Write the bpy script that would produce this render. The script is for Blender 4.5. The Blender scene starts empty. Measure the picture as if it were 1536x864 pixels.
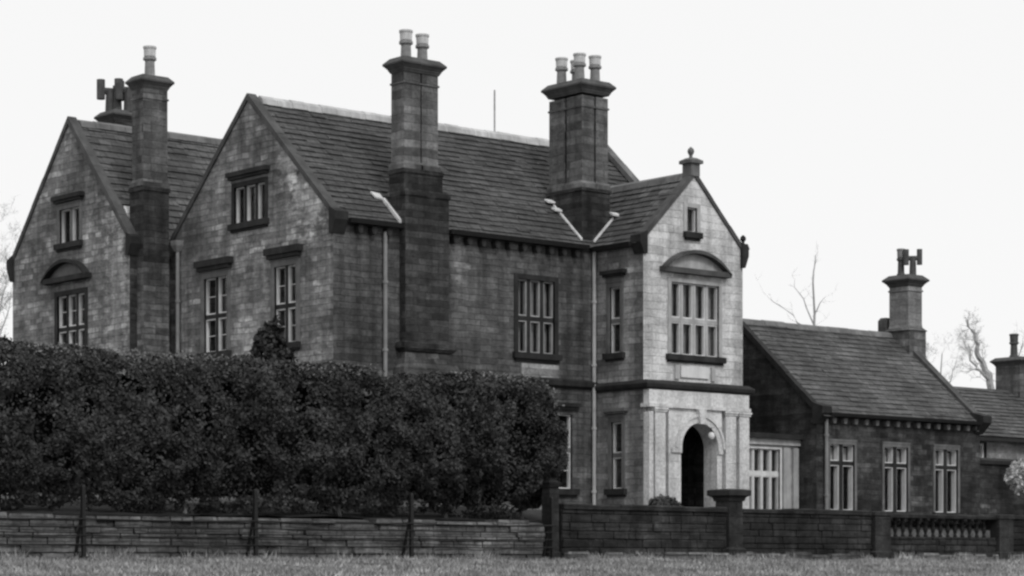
import bpy, math, random
import numpy as np
from mathutils import Vector, noise as mnoise
from mathutils.geometry import tessellate_polygon

R = math.radians
random.seed(7)
rng = np.random.default_rng(11)
scene = bpy.context.scene

# World axes: x runs along the long front of the house (away to the right),
# y runs along its gable front (away to the left), z is height above the eye.
# ------------------------------------------------------------------ camera
cam_d = bpy.data.cameras.new("camera")
cam = bpy.data.objects.new("camera", cam_d)
scene.collection.objects.link(cam)
cam.location = (-36.44, -50.38, 0.0)
cam.rotation_euler = (R(90), 0, R(-40.1724))
cam_d.sensor_width = 36.0
cam_d.lens = 83.67
cam_d.shift_y = 0.2721
cam_d.clip_end = 4000
scene.camera = cam

# ------------------------------------------------------------- world, light
SUN_EL, SUN_AZ = 42.0, 255.0           # azimuth of the sun, counted from +x
world = bpy.data.worlds.new("World")
scene.world = world
world.use_nodes = True
wt = world.node_tree
wt.nodes.clear()
sky = wt.nodes.new("ShaderNodeTexSky")
sky.sky_type = 'NISHITA'
sky.sun_disc = False
sky.sun_elevation = R(SUN_EL)
sky.sun_rotation = R(90 - SUN_AZ)
bw = wt.nodes.new("ShaderNodeRGBToBW")
mx = wt.nodes.new("ShaderNodeMix"); mx.data_type = 'RGBA'
mx.inputs[0].default_value = 0.94      # closed cloud cover over the grey sky
mx.inputs[7].default_value = (9.7, 9.7, 9.7, 1)
bg = wt.nodes.new("ShaderNodeBackground"); bg.inputs[1].default_value = 0.1
wo = wt.nodes.new("ShaderNodeOutputWorld")
wt.links.new(sky.outputs[0], bw.inputs[0])
wt.links.new(bw.outputs[0], mx.inputs[6])
wt.links.new(mx.outputs[2], bg.inputs[0])
wt.links.new(bg.outputs[0], wo.inputs[0])

sun_d = bpy.data.lights.new("sun", 'SUN')
sun_d.energy = 1.4
sun_d.angle = R(14)
sun = bpy.data.objects.new("sun", sun_d)
scene.collection.objects.link(sun)
sd = Vector((math.cos(R(SUN_AZ)) * math.cos(R(SUN_EL)), math.sin(R(SUN_AZ)) * math.cos(R(SUN_EL)), math.sin(R(SUN_EL))))
sun.rotation_euler = sd.to_track_quat('Z', 'Y').to_euler()

vs = scene.view_settings
vs.view_transform = 'Standard'; vs.look = 'None'; vs.exposure = 0.0; vs.gamma = 1.0
vs.use_curve_mapping = False
scene.cycles.filter_width = 2.5
scene.cycles.max_bounces = 6
scene.cycles.transparent_max_bounces = 12

# ---------------------------------------------------------------- materials
def newmat(name):
    m = bpy.data.materials.new(name); m.use_nodes = True
    nt = m.node_tree
    p = nt.nodes["Principled BSDF"]
    p.inputs["Roughness"].default_value = 0.9
    p.inputs["Specular IOR Level"].default_value = 0.15
    return m, nt, p
def g(v): return (v, v, v, 1)
class NB:
    def __init__(s, nt): s.nt = nt
    def n(s, t, **k):
        o = s.nt.nodes.new(t)
        for a, b in k.items(): setattr(o, a, b)
        return o
    def l(s, a, b): s.nt.links.new(a, b)
    def mapping(s, out, sc=(1, 1, 1), loc=(0, 0, 0)):
        m = s.n("ShaderNodeMapping"); m.inputs["Scale"].default_value = sc; m.inputs["Location"].default_value = loc
        s.l(out, m.inputs[0]); return m.outputs[0]
    def noise(s, vec, scale, detail=4, rough=.6):
        o = s.n("ShaderNodeTexNoise"); o.inputs["Scale"].default_value = scale
        o.inputs["Detail"].default_value = detail; o.inputs["Roughness"].default_value = rough
        s.l(vec, o.inputs["Vector"]); return o.outputs["Fac"]
    def rng(s, f, a, b, c, d, smooth=False):
        o = s.n("ShaderNodeMapRange"); o.interpolation_type = 'SMOOTHSTEP' if smooth else 'LINEAR'
        for i, v in zip((1, 2, 3, 4), (a, b, c, d)): o.inputs[i].default_value = v
        s.l(f, o.inputs[0]); return o.outputs[0]
    def mul(s, a, b):
        o = s.n("ShaderNodeMath", operation='MULTIPLY')
        for i, v in ((0, a), (1, b)):
            if isinstance(v, (int, float)): o.inputs[i].default_value = v
            else: s.l(v, o.inputs[i])
        return o.outputs[0]
    def add(s, a, b):
        o = s.n("ShaderNodeMath", operation='ADD')
        for i, v in ((0, a), (1, b)):
            if isinstance(v, (int, float)): o.inputs[i].default_value = v
            else: s.l(v, o.inputs[i])
        return o.outputs[0]
    def mixf(s, f, a, b):
        o = s.n("ShaderNodeMix"); o.data_type = 'FLOAT'
        for i, v in ((0, f), (2, a), (3, b)):
            if isinstance(v, (int, float)): o.inputs[i].default_value = v
            else: s.l(v, o.inputs[i])
        return o.outputs[0]
    def bump(s, h, p, strength=.5, dist=.02):
        b = s.n("ShaderNodeBump"); b.inputs["Strength"].default_value = strength; b.inputs["Distance"].default_value = dist
        s.l(h, b.inputs["Height"]); s.l(b.outputs[0], p.inputs["Normal"])

def stone(name, base, bw_=.55, bh=.26, var=.45, blotch=.55, streak=.35, bloom=0.0, mortar=.65, bloomval=2.0, seed=0, msz=.014, patches=()):
    m, nt, p = newmat(name); b = NB(nt)
    tc = b.n("ShaderNodeTexCoord"); ob = b.mapping(tc.outputs["Object"], (1, 1, 1), (seed * 3.1, seed * 1.7, seed * 2.3))
    wv = b.n("ShaderNodeTexNoise"); wv.inputs["Scale"].default_value = 1.6; wv.inputs["Detail"].default_value = 3
    b.l(tc.outputs["UV"], wv.inputs["Vector"])
    va = b.n("ShaderNodeVectorMath", operation='MULTIPLY_ADD')
    b.l(wv.outputs["Color"], va.inputs[0]); va.inputs[1].default_value = (.16, .1, 0); b.l(tc.outputs["UV"], va.inputs[2])
    br = b.n("ShaderNodeTexBrick"); b.l(va.outputs[0], br.inputs["Vector"])
    br.inputs["Scale"].default_value = 1; br.inputs["Brick Width"].default_value = bw_; br.inputs["Row Height"].default_value = bh
    br.inputs["Mortar Size"].default_value = msz; br.inputs["Mortar Smooth"].default_value = .4
    br.inputs["Color1"].default_value = g(1 - var); br.inputs["Color2"].default_value = g(1 + var); br.inputs["Mortar"].default_value = g(mortar)
    br.offset_frequency = 2; br.squash = 1.5; br.squash_frequency = 3
    c2b = b.n("ShaderNodeRGBToBW"); b.l(br.outputs["Color"], c2b.inputs[0])
    jm = b.rng(b.noise(ob, 1.1, 4, .7), .36, .56, .4, 1.0)            # joints washed out in places
    soft = b.mixf(jm, 1.0, c2b.outputs[0])
    br2 = b.n("ShaderNodeTexBrick"); b.l(va.outputs[0], br2.inputs["Vector"])   # a second tone, bonding several stones
    br2.inputs["Scale"].default_value = 1; br2.inputs["Brick Width"].default_value = bw_ * 2.9; br2.inputs["Row Height"].default_value = bh
    br2.inputs["Mortar Size"].default_value = 0; br2.inputs["Color1"].default_value = g(1 - var * .5); br2.inputs["Color2"].default_value = g(1 + var * .5)
    c2c = b.n("ShaderNodeRGBToBW"); b.l(br2.outputs["Color"], c2c.inputs[0])
    v = b.mul(soft, c2c.outputs[0])
    big = b.noise(ob, .45, 5, .62)
    v = b.mul(v, b.rng(big, .3, .7, 1 - blotch, 1 + blotch))
    st = b.noise(b.mapping(ob, (2.6, 2.6, .22)), 1.0, 4, .6)
    v = b.mul(v, b.rng(st, .3, .7, 1 - streak, 1 + streak))
    mid = b.noise(b.mapping(ob, (1, 1, 2.2)), 1.9, 9, .74)
    v = b.mul(v, b.rng(mid, .3, .7, 1 - blotch * .95, 1 + blotch * .95))
    fine = b.noise(ob, 14, 5, .7)
    v = b.mul(v, b.rng(fine, .3, .7, .7, 1.3))
    if bloom > 0:
        bl = b.noise(b.mapping(ob, (.8, .8, .8), (5 + seed, 2, 9)), .8, 6, .68)
        mk = b.rng(bl, .62 - bloom * .2, .72 - bloom * .2, 0, 1, True)
        mk = b.mul(mk, b.rng(c2b.outputs[0], .85, 1.2, .3, 1))           # whole stones left pale
        v = b.mixf(mk, v, b.mul(v, bloomval))
    for (cx, cy, cz, rx, ry, rz, k) in patches:      # limewash and soot marks that belong to this wall
        d = b.n("ShaderNodeVectorMath", operation='LENGTH')
        b.l(b.mapping(tc.outputs["Object"], (1 / rx, 1 / ry, 1 / rz), (-cx / rx, -cy / ry, -cz / rz)), d.inputs[0])
        edge = b.add(d.outputs["Value"], b.rng(mid, .3, .7, .55, -.55))
        v = b.mixf(b.rng(edge, .55, 1.1, 1, 0, True), v, b.mul(v, k))
    v = b.mul(v, base)
    cl = b.rng(v, 0, .7, 0, .7)
    nt.nodes[-1].clamp = True
    b.l(cl, p.inputs["Base Color"])
    hh = b.add(b.mul(br.outputs["Fac"], -1.0), b.mul(fine, .9))
    b.bump(hh, p, .7, .025)
    return m

def plain(name, base, var=.25, scale=2.5, rough=.85, spec=.15, streak=.2):
    m, nt, p = newmat(name); b = NB(nt)
    tc = b.n("ShaderNodeTexCoord"); ob = tc.outputs["Object"]
    v = b.rng(b.noise(ob, scale, 6, .65), .3, .7, 1 - var, 1 + var)
    v = b.mul(v, b.rng(b.noise(b.mapping(ob, (5, 5, .5)), 1, 4), .3, .7, 1 - streak, 1 + streak))
    v = b.mul(v, base)
    b.l(v, p.inputs["Base Color"])
    p.inputs["Roughness"].default_value = rough; p.inputs["Specular IOR Level"].default_value = spec
    b.bump(b.noise(ob, scale * 9, 4), p, .25, .01)
    return m

def slate(name, base, row=.27, wid=.42, var=.3, seed=0):
    m, nt, p = newmat(name); b = NB(nt)
    tc = b.n("ShaderNodeTexCoord")
    wv = b.n("ShaderNodeTexNoise"); wv.inputs["Scale"].default_value = 1.3; b.l(tc.outputs["UV"], wv.inputs["Vector"])
    va = b.n("ShaderNodeVectorMath", operation='MULTIPLY_ADD')
    b.l(wv.outputs["Color"], va.inputs[0]); va.inputs[1].default_value = (.1, .05, 0); b.l(tc.outputs["UV"], va.inputs[2])
    br = b.n("ShaderNodeTexBrick"); b.l(va.outputs[0], br.inputs["Vector"])
    br.inputs["Scale"].default_value = 1; br.inputs["Brick Width"].default_value = wid; br.inputs["Row Height"].default_value = row
    br.inputs["Mortar Size"].default_value = .016; br.inputs["Mortar Smooth"].default_value = .6
    br.inputs["Color1"].default_value = g(1 - var); br.inputs["Color2"].default_value = g(1 + var); br.inputs["Mortar"].default_value = g(.45)
    c = b.n("ShaderNodeRGBToBW"); b.l(br.outputs["Color"], c.inputs[0])
    ob = b.mapping(tc.outputs["Object"], (1, 1, 1), (seed, seed, 0))
    rowtone = b.noise(b.mapping(va.outputs[0], (.25, 1 / row * .9, 1)), 1.0, 2)
    v = b.mul(c.outputs[0], b.rng(b.noise(ob, .5, 5), .3, .7, .68, 1.32))
    v = b.mul(v, b.rng(rowtone, .3, .7, .84, 1.16))
    v = b.mul(v, b.rng(b.noise(ob, 9, 5, .7), .3, .7, .75, 1.25))
    lich = b.rng(b.noise(ob, 3.2, 6, .75), .66, .74, 0, .9, True)
    v = b.mixf(lich, v, b.mul(v, 1.9))
    v = b.mul(v, base)
    b.l(v, p.inputs["Base Color"])
    p.inputs["Roughness"].default_value = .8
    b.bump(b.add(b.mul(br.outputs["Fac"], -1), b.mul(b.noise(ob, 12, 4), .8)), p, .6, .02)
    return m

def leafmat(name, base, var=.5, scale=1.4):
    m, nt, p = newmat(name); b = NB(nt)
    tc = b.n("ShaderNodeTexCoord")
    v = b.rng(b.noise(tc.outputs["Object"], scale, 3), .3, .7, 1 - var, 1 + var)
    at = b.n("ShaderNodeAttribute"); at.attribute_name = "tone"
    v = b.mul(v, at.outputs["Fac"])
    v = b.mul(v, base)
    b.l(v, p.inputs["Base Color"])
    p.inputs["Roughness"].default_value = .55; p.inputs["Specular IOR Level"].default_value = .25
    return m

def glassmat():
    m = bpy.data.materials.new("window_glass"); m.use_nodes = True
    nt = m.node_tree; nt.nodes.clear(); b = NB(nt)
    o = b.n("ShaderNodeOutputMaterial"); tr = b.n("ShaderNodeBsdfTransparent"); gl = b.n("ShaderNodeBsdfGlossy")
    tr.inputs[0].default_value = g(.8); gl.inputs["Roughness"].default_value = .06
    gl.inputs[0].default_value = g(.8)
    tc = b.n("ShaderNodeTexCoord")
    bp = b.n("ShaderNodeBump"); bp.inputs["Strength"].default_value = .35; bp.inputs["Distance"].default_value = .02
    b.l(b.noise(tc.outputs["Object"], 3, 2), bp.inputs["Height"]); b.l(bp.outputs[0], gl.inputs["Normal"])
    mixn = b.n("ShaderNodeMixShader"); fr = b.n("ShaderNodeFresnel"); fr.inputs[0].default_value = 1.33
    b.l(fr.outputs[0], mixn.inputs[0]); b.l(tr.outputs[0], mixn.inputs[1]); b.l(gl.outputs[0], mixn.inputs[2])
    b.l(mixn.outputs[0], o.inputs[0])
    return m

M = {}
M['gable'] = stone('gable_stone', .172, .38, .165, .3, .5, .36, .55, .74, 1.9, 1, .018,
    [(0, 1.0, 8.6, 2, 1.0, 1.1, 2.3), (0, 2.0, 9.7, 2, .55, .9, 2.1), (0, 3.9, 10.4, 2, 1.1, .9, .68), (0, 6.6, 7.6, 2, .9, 1.2, .7), (0, .35, 6, 2, .4, 2.2, 1.3), (0, 3.8, 6.3, 2, .8, 1.6, 1.15)])
M['wing'] = stone('wing_stone', .158, .36, .17, .3, .5, .32, .6, .74, 1.9, 4, .018,
    [(-1.36, 8.6, 6.4, 2, .7, 2.6, 1.7), (-1.36, 8.9, 8.9, 2, .8, .8, 1.4), (-1.36, 13.9, 8.0, 2, .8, 1.2, .75), (-1.36, 11.3, 9.9, 2, 1.0, .8, .8)])
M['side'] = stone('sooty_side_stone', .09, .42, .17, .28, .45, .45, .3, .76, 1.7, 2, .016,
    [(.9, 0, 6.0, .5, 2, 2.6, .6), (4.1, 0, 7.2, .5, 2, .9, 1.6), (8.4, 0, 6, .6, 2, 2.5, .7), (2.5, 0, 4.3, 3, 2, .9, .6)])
M['chim'] = stone('chimney_stone', .11, .5, .22, .4, .4, .35, .15, .75, 1.6, 3)
M['soot'] = stone('sooted_stone', .04, .45, .18, .45, .5, .4, .2, .75, 1.8, 6)
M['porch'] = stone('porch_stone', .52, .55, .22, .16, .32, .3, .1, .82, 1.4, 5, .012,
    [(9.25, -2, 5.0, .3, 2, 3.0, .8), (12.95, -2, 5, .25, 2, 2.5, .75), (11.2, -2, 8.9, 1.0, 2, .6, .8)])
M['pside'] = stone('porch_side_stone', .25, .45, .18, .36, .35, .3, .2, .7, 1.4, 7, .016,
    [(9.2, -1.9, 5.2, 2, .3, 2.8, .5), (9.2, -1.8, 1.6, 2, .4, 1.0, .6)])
M['ashlar'] = stone('porch_ashlar', .54, 1.1, .5, .05, .15, .25, 0, .9, 1.2, 8, .006)
M['low'] = stone('low_wing_stone', .036, .4, .16, .4, .6, .4, .4, .9, 2.2, 9)
M['far'] = stone('outbuilding_stone', .2, .5, .22, .2, .3, .2, .2, .85, 1.4, 10)
M['bwall'] = stone('boundary_stone', .105, .45, .1, .3, .6, .3, .3, .6, 1.6, 11, .02)
M['rwall'] = stone('dark_boundary_stone', .027, .4, .15, .3, .6, .4, .4, .8, 1.9, 12)
M['pier'] = stone('pier_stone', .036, .9, .4, .2, .5, .4, .2, .8, 1.5, 13)
M['trimdark'] = plain('sooted_trim', .028, .4, 2.2)
M['trimmid'] = plain('weathered_trim', .13, .35, 2.0)
M['trimlight'] = plain('clean_trim', .36, .25, 2.0)
M['coping'] = plain('coping_stone', .075, .35, 1.5)
M['lead'] = plain('lead_flashing', .62, .15, 4)
M['ridge'] = plain('ridge_tile', .42, .3, 1.2)
M['ridgedark'] = plain('weathered_ridge_tile', .16, .35, 1.5)
M['white'] = plain('white_paint', .6, .12, 4, .6, .3, .1)
M['greypaint'] = plain('grey_paint', .3, .2, 4, .6, .3, .1)
M['curtain'] = plain('curtain_cloth', .5, .15, 5)
M['pot'] = plain('buff_chimney_pot', .24, .3, 4)
M['pottop'] = plain('pale_pot_rim', .5, .2, 5)
M['potdark'] = plain('sooty_chimney_pot', .08, .3, 4)
M['iron'] = plain('black_iron', .012, .3, 6, .6, .3)
M['pipe'] = plain('painted_pipe', .2, .2, 3, .6, .25)
M['wood'] = plain('dark_door_wood', .025, .3, 4, .6, .25)
M['slate'] = slate('main_slate', .078, .24, .38, .22, 0)
M['slate2'] = slate('wing_slate', .085, .27, .42, .3, 3)
M['slate3'] = slate('low_wing_slate', .092, .25, .42, .24, 7)
M['pslate'] = slate('porch_slate', .09, .25, .4, .4, 5)
M['glass'] = glassmat()
M['hedge'] = leafmat('hedge_leaf', .04, .65, .9)
M['litleaf'] = leafmat('lit_top_leaf', .11)  # paler hedge leaf, light from above put into the colour
M['shrub'] = leafmat('shrub_leaf', .02)
M['bush'] = leafmat('bush_leaf', .06)
M['blossom'] = leafmat('pale_blossom', .5, .2)
M['blade'] = leafmat('grass_blade', .25, .4, .9)
M['core'] = plain('hedge_core', .008, .4, 3)  # near-black tone carries the shade inside the hedges
M['bark'] = plain('bark', .05, .4, 6)
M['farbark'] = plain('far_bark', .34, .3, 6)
M['palebark'] = plain('pale_bark', .16, .5, 6)
M['soil'] = plain('soil', .03, .5, 3)

def groundmat():
    m, nt, p = newmat('turf'); b = NB(nt)
    tc = b.n("ShaderNodeTexCoord"); ob = tc.outputs["Object"]
    v = b.rng(b.noise(ob, .8, 6, .7), .3, .7, .6, 1.35)
    v = b.mul(v, b.rng(b.noise(ob, 12, 4, .7), .3, .7, .6, 1.4))
    v = b.mul(v, .11); b.l(v, p.inputs["Base Color"])
    b.bump(b.noise(ob, 9, 5), p, .8, .06)
    return m
M['turf'] = groundmat()

# ------------------------------------------------------------------ helpers
def link(o, parent=None):
    scene.collection.objects.link(o)
    if parent: o.parent = parent
    return o
def tag(o, label=None, cat=None, group=None, kind=None):
    for k, v in (('label', label), ('category', cat), ('group', group), ('kind', kind)):
        if v: o[k] = v
    return o
def thing(name, label, cat, loc, group=None):
    o = bpy.data.objects.new(name, None); o.location = loc
    o.empty_display_size = .3
    link(o); return tag(o, label, cat, group)
def base_of(parent):
    v = Vector((0, 0, 0))
    while parent: v += parent.location; parent = parent.parent
    return v

class MB:
    def __init__(s): s.v = []; s.f = []; s.mi = []; s.cur = 0
    def add(s, vs, fs):
        n = len(s.v); s.v += [tuple(x) for x in vs]
        for f in fs: s.f.append([i + n for i in f]); s.mi.append(s.cur)
    def quad(s, a, b, c, d): s.add([a, b, c, d], [(0, 1, 2, 3)])
    def box(s, x0, x1, y0, y1, z0, z1): s.loft((x0, x1, y0, y1), [(z0, 0), (z1, 0)])
    def loft(s, rect, prof):            # stacked rectangles: (z, outward offset) or (z, off_x, off_y)
        x0, x1, y0, y1 = rect; vs = []; fs = []
        for pr in prof:
            z = pr[0]; ox = pr[1]; oy = pr[2] if len(pr) > 2 else pr[1]
            vs += [(x0 - ox, y0 - oy, z), (x1 + ox, y0 - oy, z), (x1 + ox, y1 + oy, z), (x0 - ox, y1 + oy, z)]
        n = len(prof)
        fs.append((3, 2, 1, 0)); fs.append(tuple(4 * (n - 1) + i for i in range(4)))
        for k in range(n - 1):
            for i in range(4):
                j = (i + 1) % 4; fs.append((4 * k + i, 4 * k + j, 4 * k + 4 + j, 4 * k + 4 + i))
        s.add(vs, fs)
    def prism(s, poly, off):            # closed planar 3D polygon extruded by a vector
        n = len(poly); off = Vector(off); a = [Vector(p) for p in poly]; c = [p + off for p in a]
        s.add(a + c, [tuple(range(n)), tuple(range(2 * n - 1, n - 1, -1))] + [(i, (i + 1) % n, n + (i + 1) % n, n + i) for i in range(n)])
    def lathe(s, c, prof, seg=14):
        vs = []; fs = []
        for r, z in prof:
            for k in range(seg):
                t = 2 * math.pi * k / seg; vs.append((c[0] + r * math.cos(t), c[1] + r * math.sin(t), c[2] + z))
        n = len(prof)
        for i in range(n - 1):
            for k in range(seg):
                j = (k + 1) % seg; fs.append((i * seg + k, i * seg + j, (i + 1) * seg + j, (i + 1) * seg + k))
        fs.append(tuple(range(seg - 1, -1, -1))); fs.append(tuple((n - 1) * seg + k for k in range(seg)))
        s.add(vs, fs)
    def tube(s, pts, rad, seg=6):
        pts = [Vector(p) for p in pts]
        if not isinstance(rad, (list, tuple)): rad = [rad] * len(pts)
        vs = []; fs = []
        for i, p in enumerate(pts):
            d = (pts[min(i + 1, len(pts) - 1)] - pts[max(i - 1, 0)]).normalized()
            a = d.orthogonal().normalized(); c = d.cross(a)
            for k in range(seg):
                t = 2 * math.pi * k / seg; vs.append(p + (a * math.cos(t) + c * math.sin(t)) * rad[i])
        for i in range(len(pts) - 1):
            for k in range(seg):
                j = (k + 1) % seg; fs.append((i * seg + k, i * seg + j, (i + 1) * seg + j, (i + 1) * seg + k))
        fs.append(tuple(range(seg - 1, -1, -1))); fs.append(tuple((len(pts) - 1) * seg + k for k in range(seg)))
        s.add(vs, fs)
    def build(s, name, mats, parent=None, origin=None, smooth=False):
        if not isinstance(mats, (list, tuple)): mats = [mats]
        b = base_of(parent)
        org = Vector(origin) if origin is not None else (b if parent else Vector((0, 0, 0)))
        me = bpy.data.meshes.new(name)
        V_ = [Vector(x) for x in s.v]
        me.from_pydata([x - org for x in V_], [], s.f)
        for m in mats: me.materials.append(m)
        uv = me.uv_layers.new(name="UVMap"); k = 0
        arr = np.zeros((len(me.loops), 2), dtype=np.float32)
        for p in me.polygons:
            nrm = p.normal
            if abs(nrm.z) > .97: t, bb = Vector((1, 0, 0)), Vector((0, 1, 0))
            else:
                t = Vector((-nrm.y, nrm.x, 0)).normalized()
                if t.x < -.5 or (abs(t.x) <= .5 and t.y < 0): t = -t
                bb = nrm.cross(t)
                if bb.z < 0: bb = -bb
            for li in p.loop_indices:
                P = V_[me.loops[li].vertex_index]; arr[li] = (P.dot(t), P.dot(bb))
        uv.data.foreach_set("uv", arr.ravel())
        me.polygons.foreach_set("material_index", s.mi)
        if smooth: me.polygons.foreach_set("use_smooth", [True] * len(me.polygons))
        me.update()
        o = bpy.data.objects.new(name, me); link(o, parent)
        o.location = org - b
        return o

# faces of the house: 'W' = plane of constant x seen from -x, 'S' = plane of constant y seen from -y
def fp(face, pl, a, z, d=0): return (pl + d, a, z) if face == 'W' else (a, pl + d, z)
def fbox(mb, face, pl, a0, a1, z0, z1, d0, d1):
    if face == 'W': mb.box(pl + d0, pl + d1, min(a0, a1), max(a0, a1), z0, z1)
    else: mb.box(min(a0, a1), max(a0, a1), pl + d0, pl + d1, z0, z1)
def panel(mb, face, pl, outer, holes=(), reveal=.4):
    loops = [outer] + [list(h) for h in holes]
    flat = [p for lp in loops for p in lp]
    tris = tessellate_polygon([[Vector((a, z, 0)) for a, z in lp] for lp in loops])
    mb.add([fp(face, pl, a, z) for a, z in flat], [tuple(t) for t in tris])
    for h in holes:
        n = len(h)
        mb.add([fp(face, pl, a, z) for a, z in h] + [fp(face, pl, a, z, reveal) for a, z in h], [(i, (i + 1) % n, n + (i + 1) % n, n + i) for i in range(n)])
def rect(a0, a1, z0, z1): return [(a0, z0), (a1, z0), (a1, z1), (a0, z1)]

def segarch(a0, a1, z0, rise, n=14):
    c = (a0 + a1) / 2; h = (a1 - a0) / 2; r = (h * h + rise * rise) / (2 * rise); th = math.asin(min(1, h / r))
    return [(c + r * math.sin(-th + 2 * th * k / n), z0 + rise - r + r * math.cos(-th + 2 * th * k / n)) for k in range(n + 1)]

def window(parent, face, pl, a0, a1, z0, z1, lights=2, transom=None, surround='trimmid', mull='trimmid', frame='white',
           sur_w=.16, hood=None, hoodz=.12, hoodmat='trimdark', sill='trimdark', sill_w=.2, curtain=1, ped=None, lintel=None,
           mw=.12, sd_=.13, bars=1, f0=.05, swid=.036, split=False):
    mb = MB()                                        # stone surround, mullions and transom: one piece
    pr = -.035
    fbox(mb, face, pl, a0 - sur_w, a0, z0, z1, pr, .09); fbox(mb, face, pl, a1, a1 + sur_w, z0, z1, pr, .09)
    fbox(mb, face, pl, a0 - sur_w, a1 + sur_w, z1, z1 + sur_w, pr, .09)
    W = a1 - a0; lw = (W - mw * (lights - 1)) / lights
    cells = [(a0 + i * (lw + mw), a0 + i * (lw + mw) + lw) for i in range(lights)]
    mb.cur = 1
    for i in range(lights - 1):
        fbox(mb, face, pl, cells[i][1], cells[i][1] + mw, z0, z1, .03, .2)
    rows = [(z0, z1)]
    if transom:
        for (c0, c1) in cells: fbox(mb, face, pl, c0, c1, transom - .06, transom + .06, .035, .19)
        rows = [(z0, transom - .06), (transom + .06, z1)]
    w = mb.build('window', [M[surround], M[mull]], parent)
    fr = MB(); gl = MB(); cu = MB()
    f1 = f0 + sd_
    for (c0, c1) in cells:
        for (r0, r1) in rows:
            e = .003
            fbox(fr, face, pl, c0 + e, c0 + swid, r0 + e, r1 - e, f0, f1); fbox(fr, face, pl, c1 - swid, c1 - e, r0 + e, r1 - e, f0, f1)
            fbox(fr, face, pl, c0 + swid, c1 - swid, r0 + e, r0 + swid, f0, f1); fbox(fr, face, pl, c0 + swid, c1 - swid, r1 - swid, r1 - e, f0, f1)
            for k in range(bars):
                zz = r0 + (r1 - r0) * (k + 1) / (bars + 1)
                fbox(fr, face, pl, c0 + swid, c1 - swid, zz - .01, zz + .01, f1 - .06, f1 - .02)
            ga, gb = fp(face, pl, c0 + swid, r0 + swid, f1 - .04), fp(face, pl, c1 - swid, r0 + swid, f1 - .04)
            hi_b, hi_a = (gb[0], gb[1], r1 - swid), (ga[0], ga[1], r1 - swid)
            if face == 'W': gl.quad(gb, ga, hi_a, hi_b)      # glass faces outwards
            else: gl.quad(ga, gb, hi_b, hi_a)
    fr.build('sash_frame', M[frame], w)
    gl.build('pane', M['glass'], w)
    if curtain:
        zc0 = z0
        for ci, (c0, c1) in enumerate(cells):        # gathered curtains hanging just inside
            ln = (c1 - c0)
            spans = [(c0 + .02, c0 + ln * .32)] if curtain == 1 else [(c0 + .02, c0 + ln * .3), (c1 - ln * .3, c1 - .02)]
            if curtain == 3: spans = [(c0 + .02, c1 - .02)]
            for (s0, s1) in spans:
                n = 7; pts = []
                for k in range(n + 1):
                    a = s0 + (s1 - s0) * k / n; pts.append((a, f1 + .12 + (.03 if k % 2 else 0)))
                for k in range(n):
                    A = fp(face, pl, pts[k][0], zc0, pts[k][1]); B = fp(face, pl, pts[k + 1][0], zc0, pts[k + 1][1])
                    cu.quad(A, B, (B[0], B[1], z1), (A[0], A[1], z1))
        cu.build('curtain', M['curtain'], w)
    if sill:
        sb = MB(); fbox(sb, face, pl, a0 - sill_w, a1 + sill_w, z0 - .17, z0 - .004, -.13, .12)
        fbox(sb, face, pl, a0 - sill_w + .06, a1 + sill_w - .06, z0 - .23, z0 - .173, -.07, .1)
        sb.build('sill', M[sill], w)
    zt = z1 + sur_w
    if lintel:
        lb = MB(); fbox(lb, face, pl, a0 - sur_w, a1 + sur_w, zt + .003, zt + .003 + lintel, -.05, .08)
        lb.build('lintel', M['trimlight' if surround == 'trimlight' else 'trimmid'], w); zt += lintel + .006
    if hood:
        hb = MB(); z = zt + .004
        fbox(hb, face, pl, a0 - sur_w - hood * .5, a1 + sur_w + hood * .5, z, z + hoodz * .55, -.13, .08)
        fbox(hb, face, pl, a0 - sur_w - hood, a1 + sur_w + hood, z + hoodz * .55 + .002, z + hoodz * 1.45, -.18, .08)
        hb.build('hood_mould', M[hoodmat], w)
    if ped:                                           # segmental pediment
        (p0, p1, pz, rise, tymp) = ped
        arc = segarch(p0, p1, pz, rise); arc2 = segarch(p0 + .17, p1 - .17, pz + .1, max(.1, rise - .2))
        hb = MB()
        outer = arc; inner = arc2
        for k in range(len(arc) - 1):
            q = [arc[k], arc[k + 1], arc2[k + 1], arc2[k]]
            hb.prism([fp(face, pl, a, z, -.24) for a, z in q], Vector(fp(face, 0, 0, 0, .32)))
        fbox(hb, face, pl, p0, p1, pz - .07, pz + .08, -.21, .08)
        hb.build('pediment_moulding', M[hoodmat], w)
        tb = MB()
        poly = [(p0 + .2, pz + .08)] + arc2 + [(p1 - .2, pz + .08)]
        tb.prism([fp(face, pl, a, z, -.03) for a, z in poly], Vector(fp(face, 0, 0, 0, .05)))
        tb.build('tympanum', M[tymp], w)
    return w

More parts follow.
